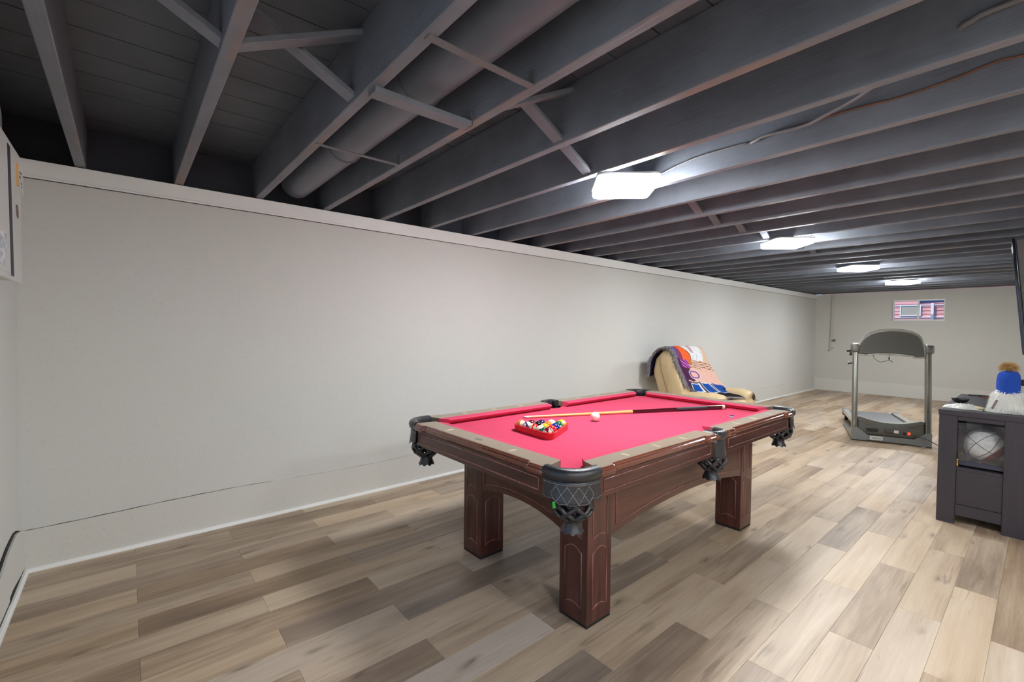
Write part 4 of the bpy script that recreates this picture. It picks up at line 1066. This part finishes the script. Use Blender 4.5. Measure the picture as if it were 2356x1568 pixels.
def hatf(i, j):
    r, z = hatp[j]; a = 2*PI*i/48; r2 = r*(1+.012*(1 if i % 2 else -1)*(1 if r > .03 else 0)); return (r2*math.cos(a), r2*math.sin(a)*.96, z + .008*math.cos(a+1)*(1 if j < 2 else .3))
ht = MB().grid(hatf, 48, len(hatp), wrapu=True).build('knit_hat', 'knit_blue', pg, smooth=True)
MB().tube([(.062*math.cos(2*PI*i/32), .06*math.sin(2*PI*i/32), .123+.008*math.cos(2*PI*i/32+1)) for i in range(32)], .0035, 6, closed=True).build('hat_brim', plain('white_edging', S(206, 212, 226), .9), ht, smooth=True)
def pomp():
    a = fr2.random()*2*PI; t = math.asin(fr2.uniform(-.5, 1)); n_ = Vector((math.cos(a)*math.cos(t), math.sin(a)*math.cos(t), math.sin(t)))
    return Vector((n_.x*.026, n_.y*.026, .302+n_.z*.018)), n_
pm_ = MB().sphere((0, 0, .30), .027, 14, 10, sz=.75).build('pompom', 'fur_tan', pg, smooth=True)
m = MB(); fur(m, 1100, pomp, .03, .0009, .12); m.build('pompom_fur', 'fur_tan', pm_, kind='stuff', fix=False)
MB().sphere((.028, -.066, .205), .02, 14, 10, sx=.8, sz=1.1).build('nose', 'felt_brown', pg, smooth=True)
MB().bar((-.082, .045, .088), (-.094, .066, .028), .014, .002, up=(1, .6, 0)).build('cloth_tag', 'tag_grey', pg)
# ------------------------------------------------------------------ small things on the cabinet top
bw_ = MB(); nb = 22
def bf(i, j):
    a = 2*PI*i/44; rr2 = [.018, .022, .034, .044, .048][j]; z = [0, .002, .010, .022, .030][j] + (.006 if (i % 2 and j == 4) else 0); return (rr2*math.cos(a), rr2*math.sin(a), z)
bw_.grid(bf, 44, 5, wrapu=True); bw_.add([(.018*math.cos(2*PI*i/44), .018*math.sin(2*PI*i/44), .0) for i in range(44)], [tuple(range(44))])
bo = bw_.build('trinket_dish', 'black_rubber', None, smooth=False, solid=.002); bo.location = (4.80, .412, CZ+.001); tag(bo, 'small black ragged-rimmed dish on the back left of the cabinet top', 'dish')
bgm = N('crumpled_plastic'); bgm.base(S(222, 220, 214)); bgm.b.inputs['Transmission Weight'].default_value = .25; bgm.bump(bgm.noise(bgm.coord('Object'), 26, 4, .7), .6, .01); M['bag'] = bgm.set(.22, 0, .6)
M['bag_fill'] = plain('beige_contents', S(190, 176, 140), .8, var=.35, vs=70)
rb = random.Random(13)
bag = thing('plastic_bag', 'crumpled clear white plastic bag lying on the cabinet top beside the plush', 'bag', (4.50, .366, CZ))
def bagf(i, j):
    u = i/25; v_ = j/13; x = (v_-.5)*.17; y = .105 - .20*u
    h = .034*math.sin(PI*v_)**.6*(math.sin(PI*min(1, u*1.05+.02))**.7) ; h *= (.55+.6*u)
    return (x + .012*math.sin(u*9), y, .0015 + max(0, h*(1 + .25*math.sin(u*31+v_*7)*math.cos(v_*23-u*5))))
MB().grid(bagf, 26, 14).build('film', 'bag', bag, smooth=True, solid=.0008)
MB().sphere((.0, -.06, .011), .05, 18, 10, sx=.95, sy=.9, sz=.2).build('contents', 'bag_fill', bag, smooth=True)
def pen(x, y, rz, L_, mat, label, name='pen'):
    p = thing(name, label, 'pen', (x, y, CZ+.0055), rz, None)
    MB().tube([(0, 0, 0), (L_*.72, 0, 0)], .005, 10).build('barrel', mat, p, smooth=False)
    MB().tube([(L_*.72, 0, 0), (L_*.9, 0, 0), (L_, 0, 0)], [.0052, .0045, .001], 10).build('tip', 'steel', p)
M['pen_brown'] = plain('brown_pen', S(150, 98, 72), .35)
pen(5.46, .425, math.radians(-62), .14, 'steel', 'silver pen lying at the back of the cabinet top')
pen(5.36, .335, math.radians(-80), .12, 'pen_brown', 'brown pen lying nearest the plush on the cabinet top')
pen(5.44, .355, math.radians(-75), .12, 'black', 'black pen lying beside the brown pen on the cabinet top')
# ------------------------------------------------------------------ television, tilted down, seen edge-on from behind
M['tv_gloss'] = plain('glossy_black_bezel', S(18, 22, 38), .06, coat=.6); M['tv_back'] = plain('grey_black_back', S(88, 87, 85), .6); 
sn = N('dark_screen'); sn.base((.008, .009, .012)); M['screen'] = sn.set(.08)
tv = thing('television', 'black flat television mounted high, seen edge-on at the right edge of the picture', 'television', (4.62, .178, 1.955))
tilt = math.atan2(.073, .79); f_tv = lambda a, b, c: (a, -b*math.cos(tilt) + c*math.sin(tilt), c*math.cos(tilt) + b*math.sin(tilt))
def tvbox(name, mat, x0, x1, d0, d1, z0, z1, par, bev=.003):
    m = MB(); vs = [f_tv(x, d, z) for z in (z0, z1) for x, d in ((x0, d0), (x1, d0), (x1, d1), (x0, d1))]
    m.add(vs, [(0, 3, 2, 1), (4, 5, 6, 7), (0, 1, 5, 4), (1, 2, 6, 5), (2, 3, 7, 6), (3, 0, 4, 7)]); return m.build(name, mat, par, bevel=bev)
cs_ = tvbox('bezel', 'tv_gloss', 0, 1.32, 0, .022, -.795, 0, tv, .005)
tvbox('screen', 'screen', .015, 1.305, -.0006, .001, -.78, -.015, tv, 0)
bk = tvbox('back_cover', 'tv_back', .006, 1.314, .022, .066, -.785, -.010, tv, .005)
tvbox('back_bulge', 'tv_back', .16, 1.16, .066, .09, -.70, -.12, tv, .01)
for k in range(7): tvbox('vent_slot', 'black', .0054, .02, .048, .062, -.46-.022*k, -.452-.022*k, bk, 0)
tvbox('trim_line', 'black', .0054, 1.308, .028, .0668, -.385, -.379, bk, 0)
MB().box(.60, .72, -.14, -.06, -.47, -.33).box(.56, .76, -.295, -.275, -.55, -.25).bar((.66, -.13, -.40), (.66, -.285, -.40), .05, .05).build('wall_mount', 'black', tv)
# ------------------------------------------------------------------ electrical panel on the near wall
M['panel_grey'] = plain('panel_enamel', S(208, 208, 206), .4, var=.04); M['panel_dark'] = plain('panel_dark', S(34, 36, 56), .5)
n = N('mottled_pale_blue'); v = n.coord('Object'); n.base(n.ramp(n.noise(v, 26, 4, .6, 1.5), [(.42, S(236, 238, 244)), (.56, S(176, 186, 206))])); M['mottled'] = n.set(.25)
ep = thing('breaker_panel', 'pale grey breaker panel box high on the near wall at the left edge', 'electrical panel', (X0+.001, 2.83, 1.485))
d = .086
bxm = MB().box(0, d, -.62, .0, 0, .52).build('box', 'panel_grey', ep, bevel=.004)
MB().box(d, d+.006, -.63, .012, -.012, .525).build('cover_frame', 'panel_grey', ep, bevel=.003)
MB().prism([(-.235, .005), (-.185, .005), (-.225, .50), (-.275, .50)], d+.0062, d+.0078, lambda a, b, c: (c, a, b)).build('door_gap', 'panel_dark', ep)
dr_ = MB().prism([(-.60, .01), (-.245, .012), (-.282, .508), (-.60, .508)], d+.0062, d+.0072, lambda a, b, c: (c, a, b)).build('door', 'panel_grey', ep, bevel=.002)
MB().box(d+.0073, d+.0078, -.56, -.335, .03, .15).build('mottled_sheet', 'mottled', dr_)  # thin sheet mottled in white and pale blue
sk_ = MB().prism([(-.075, .40), (.055, .368), (.06, .455), (-.065, .49)], d+.0065, d+.0078, lambda a, b, c: (c, a, b)).build('sticker', 'label', ep)
pr_ = MB()
for z, a, b in ((.452, -.03, .02), (.432, -.035, .0), (.412, .0, .03), (.398, .01, .03)): pr_.box(d+.008, d+.0084, a, b, z, z+.006)
pr_.build('handwriting', 'print_dark', sk_)
MB().box(d+.006, d+.012, -.09, -.068, .385, .475).build('wood_shim', 'maple', ep)
MB().prism([(-.115, .30), (-.085, .305), (-.07, .285), (-.07, .26), (-.085, .25), (-.105, .262)], d+.0065, d+.0085, lambda a, b, c: (c, a, b)).build('latch', 'tag_grey', ep)
MB().tube(smooth_path([(.045, -.10, .515), (.045, -.10, .62), (.045, -.115, .668), (.045, -.17, .69), (.045, -.30, .70), (.045, -.5, .72)], 6), .012, 10).build('conduit', 'cable', ep, smooth=True)
# ------------------------------------------------------------------ painted pipe on the far wall
M['pipe_paint'] = plain('painted_pipe', S(196, 191, 178), .5, var=.04)
pp = thing('wall_pipe', 'thin painted pipe with a tap running down the far wall left of the window', 'pipe', (X1-.03, 3.125, .9))
MB().tube(smooth_path([(0, -.008, 1.25), (0, 0, .7), (0, .012, .10), (-.005, .02, .03), (-.03, .03, .01)]), .016, 10).build('tube', 'pipe_paint', pp, smooth=True)
MB().tube([(-.01, -.01, .225), (-.02, -.085, .228)], .012, 10).tube([(-.02, -.07, .21), (-.02, -.07, .255)], .014, 10).build('tap', 'tm_post', pp, smooth=True)
MB().tube([(0, .01, .07), (-.02, -.05, .065)], .012, 10).build('elbow', 'pipe_paint', pp, smooth=True)
# ================================================================== OUTSIDE THE FAR WINDOW: neighbouring house
EX = 15.2
hs_ = thing('neighbour_house', 'pink clapboard house wall with white window seen through the far window', 'house', (EX, 2.0, 1.0))
M['clap'] = plain('pink_clapboard', S(226, 160, 156), .8, var=.12, vs=3); M['white_paint'] = plain('white_house_paint', S(240, 238, 240), .6, var=.02); M['shade'] = plain('tan_blind', S(176, 164, 146), .7, var=.1)
M['gravel'] = plain('blue_grey_gravel', S(130, 172, 192), .9, var=.4, vs=25); M['navy'] = plain('navy_awning', S(44, 58, 100), .8)
for k in range(16):
    z = .62 + .085*k; MB().prism([(.0, z-1+.0), (-.018, z-1), (-.004, z-1+.086), (0, z-1+.086)], -2.2, 2.2, lambda a, b, c: (a, c, b+1)).build('clapboard', 'clap', hs_)
MB().box(.0, .1, -2.2, 2.2, .3, 2.2).build('wall_core', 'clap', hs_)
wn_ = MB().box(-.05, -.02, .06, .46, .74, .76).box(-.05, -.02, .06, .46, 1.0, 1.02).box(-.05, -.02, .06, .08, .76, 1.0).box(-.05, -.02, .44, .46, .76, 1.0).build('window_frame', 'white_paint', hs_)
MB().box(-.035, -.02, .08, .44, .76, 1.0).build('blind', 'shade', wn_)
MB().box(-.03, -.018, -2.2, 2.2, 1.0, 1.018).build('trim_board', 'white_paint', hs_); MB().box(-.03, -.018, -2.2, 2.2, .70, .72).build('trim_board', 'white_paint', hs_)
MB().box(-.08, -.03, -.18, -.13, .60, 1.05).build('downpipe', 'white_paint', hs_)
MB().bar((-.4, -.8, 1.10), (-.4, .05, 1.06), .3, .05).build('awning', 'navy', hs_)
gr = struct(MB().box(X1+.24, EX+.3, -2, 6, 1.2, 1.535).build('ground', 'gravel'))
